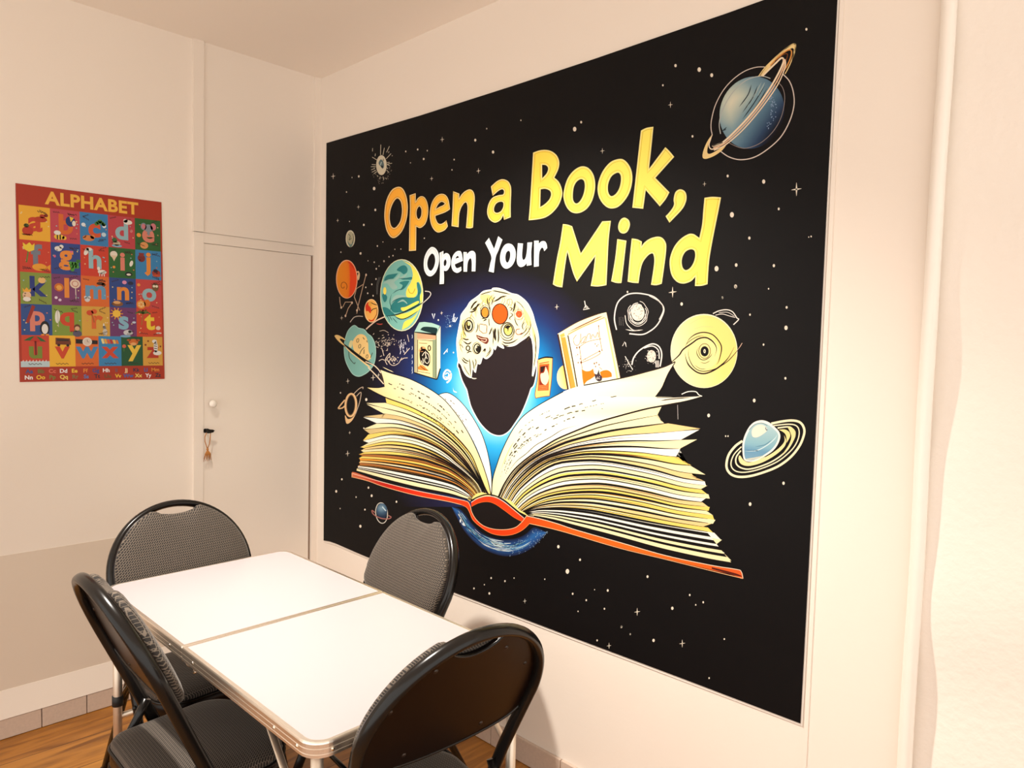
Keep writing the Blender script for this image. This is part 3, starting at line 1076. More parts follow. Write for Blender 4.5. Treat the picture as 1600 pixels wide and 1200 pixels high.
a.stroke([(1165, 690), (1250, 590)], 1, ink('#E9D8C4'), 2)
a.stroke([(1110, 780), (1160, 745), (1220, 740)], .9, ink('#E9D8C4'), 2)
a.stroke([(1215, 380), (1240, 490)], .8, ink('#E9D8C4'), 2)
a.stroke(curve([(780, 325), (850, 312), (920, 350)]), .8, ink('#B8A898'), 2)
for y in (380, 560, 690, 780, 880, 930):
    a.stroke([(1290, y), (1295, y + 45), (1283, y + 55)], .8, ink('#C9D2E2'), 2)
a.stroke(curve([(830, 885), (920, 930), (1000, 965)]), 1, CREAM, 2, taper=1)
a.zoom(640, 490, 10.91)
for (q) in ([(760, 0), (735, 130)], [(735, 130), (775, 140), (815, 65)], [(775, 60), (760, 130)], [(580, 690), (650, 600)], [(640, 610), (640, 660)], [(385, 0), (410, 85), (430, 0)]):
    a.stroke(q, 1.3, ink('#EAF2FA'), 2)
a.stroke(curve([(700, 1000), (640, 960), (590, 1010), (580, 1080), (620, 1120), (680, 1090), (705, 1020), (700, 1100), (660, 1160), (630, 1175)]), 2.6, ink('#F6F2EC'), 2)
a.stroke(curve([(610, 1040), (640, 1010), (670, 1040), (640, 1090), (610, 1070)]), 1.6, ink('#F6F2EC'), 2)
for i in range(40):
    x, y = rs.gauss(670, 40), rs.uniform(20, 240)
    a.disc(x, y, 4, 5, ink('#9FC0E0'), 2, rings=1, n=6)
a.zoom(660, 590, 10)
a.fill(curve([(480, 150), (490, 200), (540, 225), (520, 235), (485, 215)], True, 4), ink('#EAF6FF'), 2)
# right side scratches
a.zoom(950, 450, 7.5)
W2 = ink('#F3EAE0')
a.stroke(curve([(100, 490), (75, 350), (110, 180), (200, 90), (300, 62), (420, 70), (540, 105), (630, 190), (655, 260), (620, 360), (570, 440), (500, 500), (400, 545), (250, 535)]), 1.9, W2, 2)
a.stroke(curve([(480, 90), (600, 160), (648, 250), (600, 370)]), 1.1, W2, 2)
a.stroke(curve([(205, 485), (300, 500), (410, 490)]), 1.4, W2, 2, taper=1)
a.stroke(curve([(200, 320), (220, 420), (290, 490), (350, 500)]), 1.1, W2, 2)
for x in (130, 150, 175):
    a.stroke([(x, 340), (x + 3, 440)], .9, W2, 2, taper=1)
a.disc(350, 290, 78, 95, ink('#F1E7D4'), 2)
for r, w in ((100, 1.1), (118, .8), (88, 1.2)):
    a.stroke([(350 + r * cos(t * .25 + r) * (1 + .06 * sin(t * 1.7)), 300 + r * 1.25 * sin(t * .25 + r)) for t in range(0, 22)], w, W2, 3)
for i in range(30):
    t = rs.uniform(0, 2 * pi)
    r = rs.uniform(.3, .95)
    x, y = 350 + 78 * r * cos(t), 290 + 95 * r * sin(t)
    a.stroke([(x, y), (x + rs.uniform(-18, 18), y + rs.uniform(-18, 18))], .6, ink('#6A5E58'), 4)
a.stroke(curve([(280, 900), (300, 820), (360, 740), (450, 680), (530, 655), (600, 690), (630, 780), (610, 920)]), 2, W2, 2)
a.stroke(curve([(420, 705), (520, 680), (590, 730), (600, 830)]), 1.6, W2, 2)
a.disc(510, 800, 52, 72, ink('#E9DDCB'), 2)
for i in range(40):
    t = rs.uniform(0, 2 * pi)
    r = rs.uniform(.3, 1.4)
    x, y = 505 + 55 * r * cos(t), 800 + 72 * r * sin(t)
    a.stroke([(x, y), (x + rs.uniform(-14, 14), y + rs.uniform(-18, 18))], .6, ink('#5A5058') if r < .95 else W2, 3)
for x in (560, 575, 590):
    a.stroke([(x, 850), (x + 2, 930)], 1, W2, 3)
a.stroke([(200, 800), (290, 960)], 1.1, W2, 2)
for i in range(40):
    x, y = rs.gauss(240, 35), rs.gauss(900, 40)
    a.stroke([(x, y), (x + rs.uniform(-8, 8), y + rs.uniform(-10, 10))], .5, W2, 2)
a.stroke([(170, 680), (195, 630), (215, 690), (205, 640)], 1, W2, 2)
a.zoom(830, 470, 7.5)
a.stroke([(625, 0), (640, 80), (685, 90), (610, 105), (640, 50), (665, 80)], 1.3, W2, 2)
a.zoom(900, 570, 7.5)
a.stroke([(1190, 470), (1195, 640)], .8, ink('#B8B0AE'), 2)
so_ = in_tap(a, 'printed_stars')
so_['label'] = 'white stars and galaxy scribbles'
so_['kind'] = 'stuff'

# --- planets
# sun with rays
a = Art(tap_l).zoom(520, 220, 10)
PALE = ink('#E2D8BE')
for p, q in (((745, 220), (750, 60)), ((785, 220), (805, 110)), ((840, 180), (885, 85)), ((835, 280), (910, 200)), ((690, 300), (615, 255)), ((660, 240), (665, 200)), ((620, 165), (622, 115)),
             ((670, 375), (610, 370)), ((670, 405), (595, 405)), ((660, 430), (600, 455)), ((675, 460), (610, 490)), ((690, 480), (640, 515)), ((845, 340), (890, 335)), ((850, 365), (925, 350)), ((850, 370), (890, 390)), ((840, 460), (880, 495)), ((845, 415), (860, 440)), ((740, 560), (735, 600)), ((785, 560), (795, 610)), ((690, 540), (710, 560)), ((825, 580), (840, 600)), ((870, 190), (878, 165)), ((925, 240), (932, 228))):
    a.stroke([p, q], .8, PALE, 2)
for i in range(34):
    t = rs.uniform(.05, pi - .05)
    r = rs.uniform(1.25, 2.0)
    a.disc(760 + 85 * r * cos(t), 380 + 155 * r * sin(t), 5, 8, ink('#8C8478'), 2, rings=1, n=6)
a.disc(760, 380, 82, 155, PALE, 3)
a.fill(curve([(715, 350), (750, 290), (790, 330), (800, 400), (780, 435), (755, 410)], True), ink('#5F7376'), 4)
a.disc(790, 300, 12, 22, ink('#A9A288'), 4, rings=1)
a.stroke([(760, 330), (745, 380)], 1.4, ink('#B9CDC9'), 5)
a.disc(770, 405, 14, 20, ink('#1C2224'), 5, rings=1)
in_tap(a, 'printed_sun')

# small moon
a = Art(tap_l).zoom(500, 180, 5)
a.disc(237, 965, 36, 66, ink('#E6DFC4'), 2)
a.disc(237, 965, 29, 57, ink('#B9B596'), 3)
a.fill(curve([(215, 985), (240, 1010), (262, 985), (250, 1022), (232, 1028)], True), ink('#6F8C86'), 4)
a.stroke(curve([(222, 930), (236, 945), (228, 975), (246, 960)]), .9, ink('#4A4A3A'), 4)
a.stroke(curve([(258, 925), (262, 965), (252, 1000)]), .9, ink('#4A4A3A'), 4)
in_tap(a, 'printed_moon')

# orange planet and stick constellation
a = Art(tap_l).zoom(515, 395, 10)
for q in ([(570, 340), (530, 490), (420, 560), (385, 690), (470, 900)], [(530, 490), (440, 850), (425, 950)], [(350, 780), (290, 870), (245, 1000)], [(205, 850), (245, 770), (350, 770)], [(155, 690), (165, 790), (185, 870)]):
    a.stroke(q, 1.1, ink('#C9A98C'), 2)
for x, y in ((570, 345), (350, 780), (428, 900), (248, 985), (182, 855)):
    a.disc(x, y, 13, 20, ink('#E8CDB0'), 3, rings=1, n=10)
a.fill(curve([(415, 300), (450, 285), (472, 330), (465, 400), (445, 430), (435, 370), (450, 320), (430, 310)], True), ink('#E8C79A'), 2)
a.disc(268, 412, 168, 302, ink('#FFC09A'), 3)


def orange(p):
    x = (p[0] - 515) * 10
    return ramp([(100, ink('#F59A28')), (270, ink('#F88A1E')), (310, ink('#F77D1C')), (322, ink('#F0481A')), (440, ink('#F6501E'))], x + (((p[1] - 395) * 10 - 412) ** 2) * .0002)


a.disc(268, 414, 156, 290, orange, 4, rings=10, n=48)
a.fill(curve([(270, 130), (360, 200), (405, 330), (420, 430), (400, 300), (340, 200)], True), ink('#D83A18'), 5)
sp = [(215 + (20 + 5.2 * i) * cos(i * .55 + .4) * .75, 520 + (20 + 5.2 * i) * sin(i * .55 + .4)) for i in range(13)]
a.stroke(curve(sp), 1.0, ink('#8A4412'), 5)
in_tap(a, 'printed_planet')['label'] = 'orange planet'

# small orange egg planet
a = Art(tap_l).zoom(515, 395, 10)
a.stroke(curve([(320, 1085), (380, 1010), (450, 990), (520, 995)]), 1.2, ink('#C9BCAC'), 2)
a.stroke(curve([(730, 1105), (790, 1118), (830, 1108)]), 1.5, ink('#B8443A'), 2, taper=1)
a.disc(652, 905, 110, 182, ink('#FFD79A'), 3)
a.disc(654, 905, 96, 168, ink('#FDBB5C'), 4)
a.fill(curve([(560, 830), (600, 770), (625, 830), (650, 880), (640, 945), (600, 910), (570, 910)], True), ink('#DB3A1C'), 5)
a.fill(curve([(610, 1040), (660, 1050), (700, 1020), (690, 1060), (655, 1075), (620, 1065)], True), ink('#E04A20'), 5)
a.disc(632, 800, 28, 38, ink('#F0B04A'), 6, rings=1)
a.stroke(curve([(645, 775), (690, 800), (740, 815)]), 1.2, INK, 6)
a.stroke(curve([(650, 910), (680, 880), (740, 865)]), 1.2, INK, 6)
a.stroke(curve([(740, 880), (735, 960), (695, 1030)]), 1.1, ink('#8A3A12'), 6)
in_tap(a, 'printed_planet')['label'] = 'small orange and red egg-shaped planet'

# teal and yellow planet
a = Art(tap_l).zoom(515, 395, 10)
a.stroke(curve([(570, 1195), (640, 1130), (740, 1055), (860, 1000)]), 1.9, ink('#E8C8B0'), 2)
a.stroke(curve([(1440, 800), (1540, 710), (1580, 650), (1560, 610), (1490, 600)]), 1.3, ink('#D8D2C8'), 2)
for k in range(3):
    a.stroke(curve([(770 + k * 14, 380), (735 + k * 12, 500), (735 + k * 6, 650)]), .6, ink('#5A5A58'), 2)
TEAL, DTEAL, GTEAL, YEL = ink('#7FC0B4'), ink('#2B7F80'), ink('#9CC2B6'), ink('#FFE85E')
a.disc(1127, 662, 337, 562, ink('#F3F0C4'), 3)
a.disc(1124, 662, 325, 550, TEAL, 4)
a.fill(curve([(1130, 118, C), (1280, 190), (1390, 340), (1450, 600), (1430, 800), (1340, 1010), (1240, 1140), (1130, 1205, C), (1170, 1080), (1300, 1010), (1390, 900), (1420, 780), (1408, 700), (1438, 600), (1420, 500), (1380, 450), (1360, 520), (1372, 610), (1340, 680), (1290, 700), (1210, 690), (1195, 620), (1220, 540), (1260, 480), (1290, 400), (1300, 330), (1270, 220), (1200, 160)], True), YEL, 5)
for sh in ([(850, 440, C), (860, 400), (900, 350), (1000, 330), (1070, 320, C), (1000, 395), (920, 400)],
           [(1050, 270), (1100, 215), (1170, 195), (1215, 240), (1210, 300), (1160, 335), (1110, 300)],
           [(1090, 470), (1170, 440), (1250, 440, C), (1200, 520), (1150, 570), (1100, 585, C), (1140, 510)],
           [(955, 850), (1010, 760), (1100, 712), (1250, 700), (1345, 690), (1400, 620), (1410, 740), (1395, 800), (1280, 890), (1130, 925), (1000, 930)],
           [(825, 860), (900, 860), (960, 910), (1015, 965), (950, 985), (880, 985)],
           [(820, 660), (860, 640), (900, 690), (880, 760), (845, 760)],
           [(1120, 420), (1200, 395), (1285, 380), (1280, 420), (1200, 420)],
           [(1360, 470), (1390, 470), (1420, 540), (1425, 620), (1385, 660), (1375, 560)]):
    a.fill(curve(sh, True, 5), DTEAL, 6)
for sh in ([(835, 480), (900, 430), (1010, 410), (1110, 310, C), (1080, 400), (1010, 460), (1060, 540), (1000, 575), (950, 540), (900, 480)], [(960, 800), (980, 720), (1050, 660), (1200, 680), (1090, 700), (1010, 750)], [(1090, 390), (1150, 360), (1210, 320), (1190, 370), (1130, 400)], [(1060, 780), (1140, 730), (1200, 770), (1210, 800), (1150, 760)]):
    a.fill(curve(sh, True, 5), GTEAL, 7)
for q in ([(850, 440), (930, 405), (1010, 400)], [(980, 640), (1050, 590), (1130, 560), (1170, 510)], [(960, 790), (1020, 740), (1120, 705), (1260, 700)], [(930, 930), (960, 850), (940, 760), (970, 640)], [(1080, 400), (1180, 400), (1285, 385)], [(880, 980), (920, 1020), (940, 1090)], [(930, 980), (980, 1060)], [(980, 1010), (1060, 1100)]):
    a.stroke(curve(q), 1.0, ink('#1F5A5E'), 8, taper=1)
a.disc(862, 595, 24, 58, YEL, 7, rings=2)
for sh in ([(1115, 860), (1200, 840), (1370, 755), (1392, 785), (1280, 850), (1150, 912)], [(1025, 970), (1200, 940), (1320, 880), (1430, 820), (1400, 890), (1250, 990), (1130, 1030)]):
    a.fill(curve(sh, True, 5), YEL, 8)
a.stroke(curve([(1230, 560), (1250, 620), (1300, 630), (1335, 560)]), .9, ink('#C9A020'), 8)
a.stroke(curve([(870, 990), (1050, 965), (1250, 890), (1400, 810), (1470, 770)]), 2.0, ink('#14302E'), 9, taper=1)
a.stroke(curve([(1010, 985), (1100, 1035), (1220, 1010), (1390, 900)]), 1.3, ink('#14302E'), 9, taper=1)
in_tap(a, 'printed_planet')['label'] = 'large teal and yellow planet'

# teal lumpy planet with a flat ring
a = Art(tap_l).zoom(515, 485, 10)
pl = curve([(380, 235), (450, 275), (540, 300), (590, 360), (660, 420), (710, 540), (718, 700), (690, 840), (620, 940), (540, 1000), (450, 1030), (360, 990), (280, 860), (240, 740), (228, 600), (240, 470), (290, 320)], True)
a.fill(pl, ink('#7FB8AE'), 3)
a.stroke(pl, 1.2, ink('#A8D2C6'), 4, True)
a.fill(curve([(480, 370), (560, 400), (600, 500), (610, 640), (650, 740), (560, 790), (470, 730), (380, 620), (360, 500), (410, 410)], True), ink('#F6D088'), 4)
a.fill(curve([(320, 480), (360, 480), (340, 580), (300, 560)], True), ink('#E0D8A0'), 4)
for x, y, r in ((470, 560, 24), (440, 470, 24), (585, 720, 22)):
    a.stroke(ell(x, y, r * .7, r * 1.3, .2, 14), .9, ink('#4A4A34'), 5, True)
for q in ([(545, 575), (500, 620), (465, 690)], [(540, 610), (535, 680)], [(520, 420), (545, 455)], [(580, 470), (590, 500)], [(300, 620), (310, 740), (380, 830), (400, 810)], [(640, 740), (670, 660)]):
    a.stroke(curve(q), 1.1, ink('#3E4A3C'), 5)
a.fill(curve([(75, 400, C), (100, 383), (150, 392), (240, 450), (250, 480, C), (190, 450), (170, 455), (220, 515), (340, 600), (500, 720), (690, 845, C), (600, 840), (450, 740), (250, 580), (150, 500)], True, 5), INK, 6)
a.fill(curve([(75, 400, C), (100, 383), (150, 392), (235, 445), (245, 472, C), (180, 440), (160, 455), (215, 520), (240, 560, C), (170, 510), (110, 450)], True, 5), ink('#F2CC84'), 7)
a.fill(curve([(230, 545, C), (330, 640), (480, 760), (600, 850), (650, 900, C), (600, 880), (440, 750), (300, 640)], True, 5), ink('#F4D494'), 7)
a.stroke(curve([(560, 800), (680, 850), (760, 920), (800, 980)]), 1.6, ink('#F2DEC0'), 7)
a.stroke(curve([(600, 890), (720, 1010), (845, 1150)]), 1.6, ink('#F2DEC0'), 7)
a.stroke([(790, 940), (835, 1140)], 3.5, ink('#3A2A24'), 6)
in_tap(a, 'printed_planet')['label'] = 'pale teal planet with a slanted ring'

# ring planet at the left edge
a = Art(tap_l).zoom(510, 600, 5.218)
RC = ink('#F0C690')
a.stroke(ell(199, 172, 44, 92, .05, 32), 3.0, RC, 3, True)
a.stroke(ell(199, 172, 33, 78, .05, 32), .6, ink('#8A6A4A'), 4, True)
a.stroke(curve([(150, 130), (105, 185), (100, 200), (130, 195), (150, 178)]), 2.0, RC, 2)
a.stroke(curve([(222, 82), (265, 40), (297, 25), (297, 40)]), 1.1, ink('#CDB8A0'), 2)
a.stroke(curve([(245, 100), (282, 68), (270, 150), (235, 250)]), 1.1, ink('#CDB8A0'), 2)
a.fill(curve([(152, 255), (160, 315), (180, 322), (215, 290), (240, 240), (210, 275), (175, 285)], True), RC, 2)
in_tap(a, 'printed_planet')['label'] = 'dark planet with a cream outline and ring'

# small blue ringed planet
a = Art(tap_l)
a.zoom(510, 600, 5.218)
a.stroke(ell(450, 1052, 48, 84, -.1, 28), 1.2, ink('#D8D4C8'), 2, True)
a.disc(453, 1038, 44, 66, lambda p: ramp([(0, ink('#7FA0B4')), (.6, ink('#3E5C78')), (1, ink('#1E3048'))], sqrt((p[0] - 596) ** 2 + (p[1] - 794) ** 2) / 13), 3)
a.stroke([(455, 1000), (485, 1035)], 1.6, ink('#C9E0EA'), 4)
a.stroke(curve([(395, 1048), (372, 1030), (378, 1055), (410, 1080), (460, 1098), (510, 1098), (527, 1085), (505, 1072)]), 1.6, ink('#A86A62'), 4)
in_tap(a, 'printed_planet')['label'] = 'small blue planet with a thin red ring'

# big blue ringed planet, upper right
a = Art(tap_l).zoom(1090, 50, 5.714)
LN = ink('#E2D2C6')


def blue(p):
    x, y = (p[0] - 1090) * 5.714, (p[1] - 50) * 5.714
    d = sqrt((x - 330) ** 2 + ((y - 640) * .9) ** 2)
    e = (x - 330) * .62 + (y - 640) * .42
    return ramp([(0, ink('#F0E8CC')), (60, ink('#C8D2C2')), (130, ink('#86A6B0')), (230, ink('#587A92')), (300, ink('#2E4666')), (350, ink('#141C30')), (380, INK)], max(d * .62, e + 40))


a.disc(485, 720, 285, 326, blue, 2, rot=.32, rings=14, n=56)
for q in ([(480, 470), (450, 560), (370, 670)], [(535, 480), (490, 590), (400, 720)], [(600, 480), (500, 640), (400, 780)], [(620, 500), (540, 640), (430, 790)], [(215, 890), (260, 850)], [(220, 880), (255, 870)]):
    a.stroke(curve(q), 1.6, ink('#2A3A44'), 3, taper=1)
for q in ([(570, 450), (510, 560), (430, 690)], [(600, 450), (540, 570)]):
    a.stroke(curve(q), 1.8, ink('#A8BCBC'), 3, taper=1)
for i in range(60):
    t = rs.uniform(-.75, .75)
    r = rs.uniform(195, 250)
    a.disc(470 + r * cos(t) * .95, 690 + r * sin(t) * 1.1, 4, 5, ink('#8FA8C8'), 3, rings=1, n=6)
a.stroke(curve([(205, 910), (193, 820), (215, 720), (260, 620), (330, 520), (420, 440), (500, 405), (580, 395), (650, 415)]), 1.4, ink('#B8BCB8'), 3)
a.stroke(curve([(710, 440), (760, 500), (778, 600), (750, 750), (680, 880), (570, 985), (450, 1035), (370, 1030), (280, 990)]), .9, ink('#9A8E8A'), 3)
a.stroke(curve([(600, 312), (520, 315), (420, 350), (320, 420), (230, 520), (160, 650), (125, 780), (120, 860), (130, 915)]), 1.3, LN, 2)
a.stroke(curve([(205, 1065), (280, 1115), (380, 1140), (500, 1120), (620, 1050), (740, 940), (820, 800), (860, 660), (855, 540), (820, 440), (760, 375)]), 1.6, LN, 2)
CR = ink('#FBDC98')
a.stroke(curve([(545, 395), (600, 320), (680, 240), (760, 170), (830, 118), (866, 106), (874, 140), (850, 225), (815, 310), (780, 375)]), 1.4, CR, 4)
a.fill(curve([(560, 390, C), (620, 305), (720, 205), (800, 135), (862, 101, C), (880, 115), (868, 190), (840, 260, C), (858, 170), (852, 145), (820, 155), (740, 215), (650, 310), (590, 395, C)], True, 5), CR, 4)
a.stroke(curve([(650, 300), (730, 215), (800, 165), (835, 165), (835, 215), (800, 300), (765, 350)]), 2.0, ink('#E39A4C'), 5)
a.stroke(curve([(690, 260), (760, 205), (800, 195), (795, 240), (760, 320)]), 1.1, ink('#8A4A1C'), 6)
for off, w, c in ((0, 2.6, ink('#FFE9C8')), (1, 2.0, ink('#F3C7A0')), (2, 1.6, ink('#FFE9C8'))):
    d = off * 18
    a.stroke(curve([(580 + d, 392 - d * .2), (690 + d * .6, 285), (750 + d * .8, 232 + d * .3), (765 + d * .5, 270 + d), (700 + d * .8, 410 + d), (600 + d, 570 + d * .6), (480 + d, 730 + d * .5), (350 + d, 870 + d * .6), (225 + d * .7, 985 + d * .6), (135 + d * .3, 1020 + d)][(2 if off else 0):]), w, c, 7 + off)
a.stroke(curve([(130, 1020), (185, 1000), (225, 985)]), 1.6, ink('#FFE9C8'), 7)
a.stroke(curve([(240, 990), (170, 1035), (120, 1045), (102, 1010), (118, 950), (130, 915)]), 1.6, ink('#FFE9C8'), 7)
a.fill(curve([(130, 912, C), (85, 980), (52, 1060), (45, 1118), (75, 1132), (150, 1105), (225, 1050), (270, 985, C), (200, 1040), (120, 1085), (88, 1080), (90, 1030), (110, 960)], True, 5), CR, 7)
in_tap(a, 'printed_planet')['label'] = 'large blue planet with long cream rings'

# blue ringed planet, lower right
a = Art(tap_l).zoom(1120, 640, 10)
IV = ink('#FFF4CC')
a.stroke(curve([(400, 490), (290, 570), (190, 700), (152, 840), (165, 940), (230, 1015), (340, 1050), (500, 1042), (700, 990), (950, 890), (1150, 745), (1290, 570), (1360, 400), (1362, 290), (1300, 200), (1180, 170), (1020, 185), (850, 220)]), 3.6, IV, 2)
a.stroke(curve([(385, 580), (270, 700), (222, 830), (245, 920), (330, 972), (480, 975), (700, 920), (950, 810), (1150, 650), (1255, 500), (1288, 350), (1245, 255), (1120, 228), (885, 252)]), 1.8, IV, 2)
a.stroke(curve([(375, 640), (305, 740), (302, 840), (370, 905), (500, 930), (700, 880), (900, 790), (1080, 650), (1190, 480), (1220, 370), (1170, 290), (1100, 270), (950, 288)]), 2.2, IV, 2)
a.fill(curve([(1100, 265, C), (1180, 285), (1232, 360), (1200, 480), (1090, 640), (1000, 730, C), (1120, 560), (1165, 430), (1140, 340)], True), ink('#FBE9A2'), 3)
a.fill(curve([(970, 315, C), (1060, 310), (1130, 350), (1145, 420), (1090, 520, C), (1085, 420), (1050, 360)], True), ink('#FBE69A'), 3)
a.fill(curve([(360, 715), (340, 770), (380, 850), (500, 880), (700, 830), (900, 720), (1040, 600), (1085, 500), (1050, 400, C), (1055, 500), (960, 610), (800, 720), (620, 795), (500, 825), (420, 790)], True), ink('#FBE9A8'), 3)
pl = curve([(690, 165), (800, 190), (880, 250), (970, 340), (992, 430), (955, 540), (880, 640), (760, 725), (620, 800), (500, 815), (425, 780), (400, 640), (410, 480), (480, 310), (570, 205)], True)
a.fill(pl, ink('#FFFDF2'), 4)
pl2 = curve([(690, 205), (790, 230), (870, 285), (945, 360), (960, 430), (925, 530), (850, 625), (740, 705), (620, 775), (510, 795), (445, 765), (428, 640), (440, 490), (505, 330), (590, 235)], True)


def sea(p):
    y = (p[1] - 640) * 10
    return ramp([(220, ink('#B9D8DC')), (450, ink('#9CC6CE')), (560, ink('#8FBFCE')), (640, ink('#6FA2C0')), (800, ink('#7FAAC4'))], y + ((p[0] - 1120) * 10 - 650) * -.15)


a.fill(pl2, sea, 5)
a.fill(curve([(550, 320), (620, 250), (720, 240), (790, 310), (740, 370), (640, 430), (560, 420)], True), ink('#FBF0DC'), 6)
a.stroke(curve([(430, 650), (620, 640), (780, 560), (900, 460), (945, 390)]), 1.6, ink('#D4ECF0'), 6, taper=1)
a.stroke(curve([(600, 580), (750, 550), (860, 470)]), 1.2, ink('#5E90A8'), 6, taper=1)
a.stroke(curve([(440, 630), (560, 640), (680, 640)]), 1, ink('#4E80A0'), 6, taper=1)
a.stroke(curve([(760, 280), (775, 320), (790, 310)]), 1.3, ink('#5A7A84'), 7)
a.stroke(curve([(500, 320), (590, 235), (700, 210), (790, 250)]), .9, ink('#6E8A8C'), 6)
for i in range(14):
    x = 450 + i * 22
    a.stroke([(x, 800 - i * 3), (x + 5, 770 - i * 4)], 1.2, IV, 6)
in_tap(a, 'printed_planet')['label'] = 'pale blue planet tilted in yellow rings'

# spiral moon
a = Art(tap_l).zoom(950, 450, 7.5)
a.disc(1125, 738, 392, 434, ink('#FFF7D0'), 3, n=56)
a.disc(1125, 742, 384, 424, lambda p: ramp([(0, ink('#FFF9CC')), (.5, ink('#FFF2A8')), (1, ink('#FFE684'))], ((p[0] - 1060) / 90 + (560 - p[1]) / 300 + .3)), 4, rings=8, n=56)
a.disc(1125, 760, 180, 190, ink('#FFF0A0'), 5, rings=2)
for q, w in (([(640, 960), (720, 890), (830, 790), (880, 720), (980, 650), (1060, 595), (1150, 582), (1230, 630), (1272, 710), (1250, 800)], 2.2), ([(905, 690), (950, 600), (1030, 540), (1130, 520), (1230, 550), (1310, 640), (1330, 720), (1300, 850), (1270, 900)], 1.7),
             ([(900, 760), (920, 850), (960, 920), (1050, 990), (1150, 1000), (1280, 940), (1400, 830), (1480, 690)], 2.2), ([(950, 680), (945, 800), (1000, 920), (1100, 975), (1250, 950), (1400, 860), (1510, 740), (1540, 700)], 1.2),
             ([(900, 680), (960, 620), (1050, 570), (1130, 560)], .9), ([(1060, 690), (1040, 760), (1080, 830), (1140, 840), (1200, 800), (1220, 760)], 1.2), ([(1010, 900), (1080, 945), (1150, 950)], .7), ([(1080, 870), (1140, 880), (1200, 850)], .8)):
    a.stroke(curve(q), w, ink('#2A1712'), 6, taper=1)
a.stroke(curve([(1510, 740), (1545, 690), (1572, 645)]), .9, ink('#E8C0A8'), 5)
a.stroke(curve([(960, 420), (1100, 350), (1250, 350), (1380, 430)]), .6, ink('#E6D490'), 5)
a.stroke(curve([(1010, 480), (1120, 450), (1230, 460)]), .6, ink('#E6D490'), 5)
a.stroke(ell(1132, 738, 68, 86, 0, 24), 1, ink('#6A4A2A'), 6, True)
a.disc(1132, 742, 48, 60, INK, 7, rings=2)
a.disc(1132, 740, 13, 24, ink('#FFF7D0'), 8, rings=1)
a.disc(1132, 740, 5, 12, INK, 9, rings=1)
a.stroke(curve([(1230, 300), (1300, 268), (1390, 255), (1460, 280), (1510, 350), (1530, 370), (1470, 430)]), 1.6, W2, 4)
a.stroke(curve([(1260, 318), (1340, 305), (1430, 330), (1490, 345)]), 1, W2, 4)
a.stroke(curve([(1300, 290), (1400, 285), (1480, 330)]), .8, W2, 4)
in_tap(a, 'printed_planet')['label'] = 'yellow moon with a dark spiral'

# --- floating printed books
a = Art(tap_l).zoom(640, 490, 10.91)
a.fill([(75, 315), (455, 375), (455, 1115), (75, 1005)], ink('#E8D6A6'), 3)
a.fill([(75, 315), (130, 325), (130, 1015), (75, 1005)], ink('#B8B08A'), 4)
a.fill([(130, 325), (455, 375), (455, 440), (130, 430)], ink('#C9A07A'), 4)
a.fill([(388, 450), (455, 440), (455, 1110), (388, 1085)], ink('#8C9A78'), 4)
a.fill([(455, 372), (527, 212), (522, 930), (470, 1115), (455, 1112)], ink('#FFF6CC'), 3)
a.fill([(82, 308), (165, 150), (250, 142), (380, 160), (515, 208), (455, 370)], ink('#A6CFC2'), 4)
a.fill(curve([(180, 275, C), (230, 230), (330, 225), (470, 255), (455, 350, C), (280, 310)], True), ink('#123032'), 5)
a.fill([(82, 308), (455, 340), (455, 375), (82, 322)], INK, 6)
a.fill([(140, 450), (388, 468), (388, 1075), (135, 1000)], ink('#FFE6A6'), 5)
a.stroke([(140, 1000), (138, 445), (388, 465)], 1.0, INK, 6)
a.fill(curve([(175, 640), (260, 600), (340, 690), (350, 820), (310, 900), (230, 880), (180, 800)], True), ink('#15100E'), 6)
for q in ([(215, 720), (260, 660), (320, 700), (335, 800), (300, 850), (255, 800), (285, 720)], [(270, 640), (275, 720), (300, 770)], [(200, 800), (230, 870), (300, 900)], [(225, 760), (240, 850)]):
    a.stroke(curve(q), 1.0, ink('#F6EAD0'), 7)
a.stroke(ell(335, 588, 22, 42, 0, 16), 1.6, INK, 7, True)
a.fill(curve([(155, 640), (190, 570), (240, 560), (280, 600), (220, 650)], True), ink('#E8A46C'), 6)
a.disc(205, 590, 14, 24, INK, 7, rings=1)
a.fill(curve([(155, 900), (220, 880), (300, 950), (320, 975), (160, 955)], True), ink('#E58A3C'), 6)
for q in ([(170, 860), (210, 920), (310, 970)], [(190, 900), (260, 960)], [(150, 985), (350, 1020)], [(160, 500), (300, 510)]):
    a.stroke(curve(q), .8, ink('#7A3A1C'), 7)
a.stroke([(75, 1005), (270, 1065), (455, 1120), (470, 1115), (522, 935)], 1.6, INK, 6)
a.stroke([(455, 375), (455, 1112)], .9, ink('#3A3A2A'), 6)
a.stroke([(75, 315), (75, 1005)], .8, INK, 6)
in_tap(a, 'printed_book')['label'] = 'teal-topped boxy book'

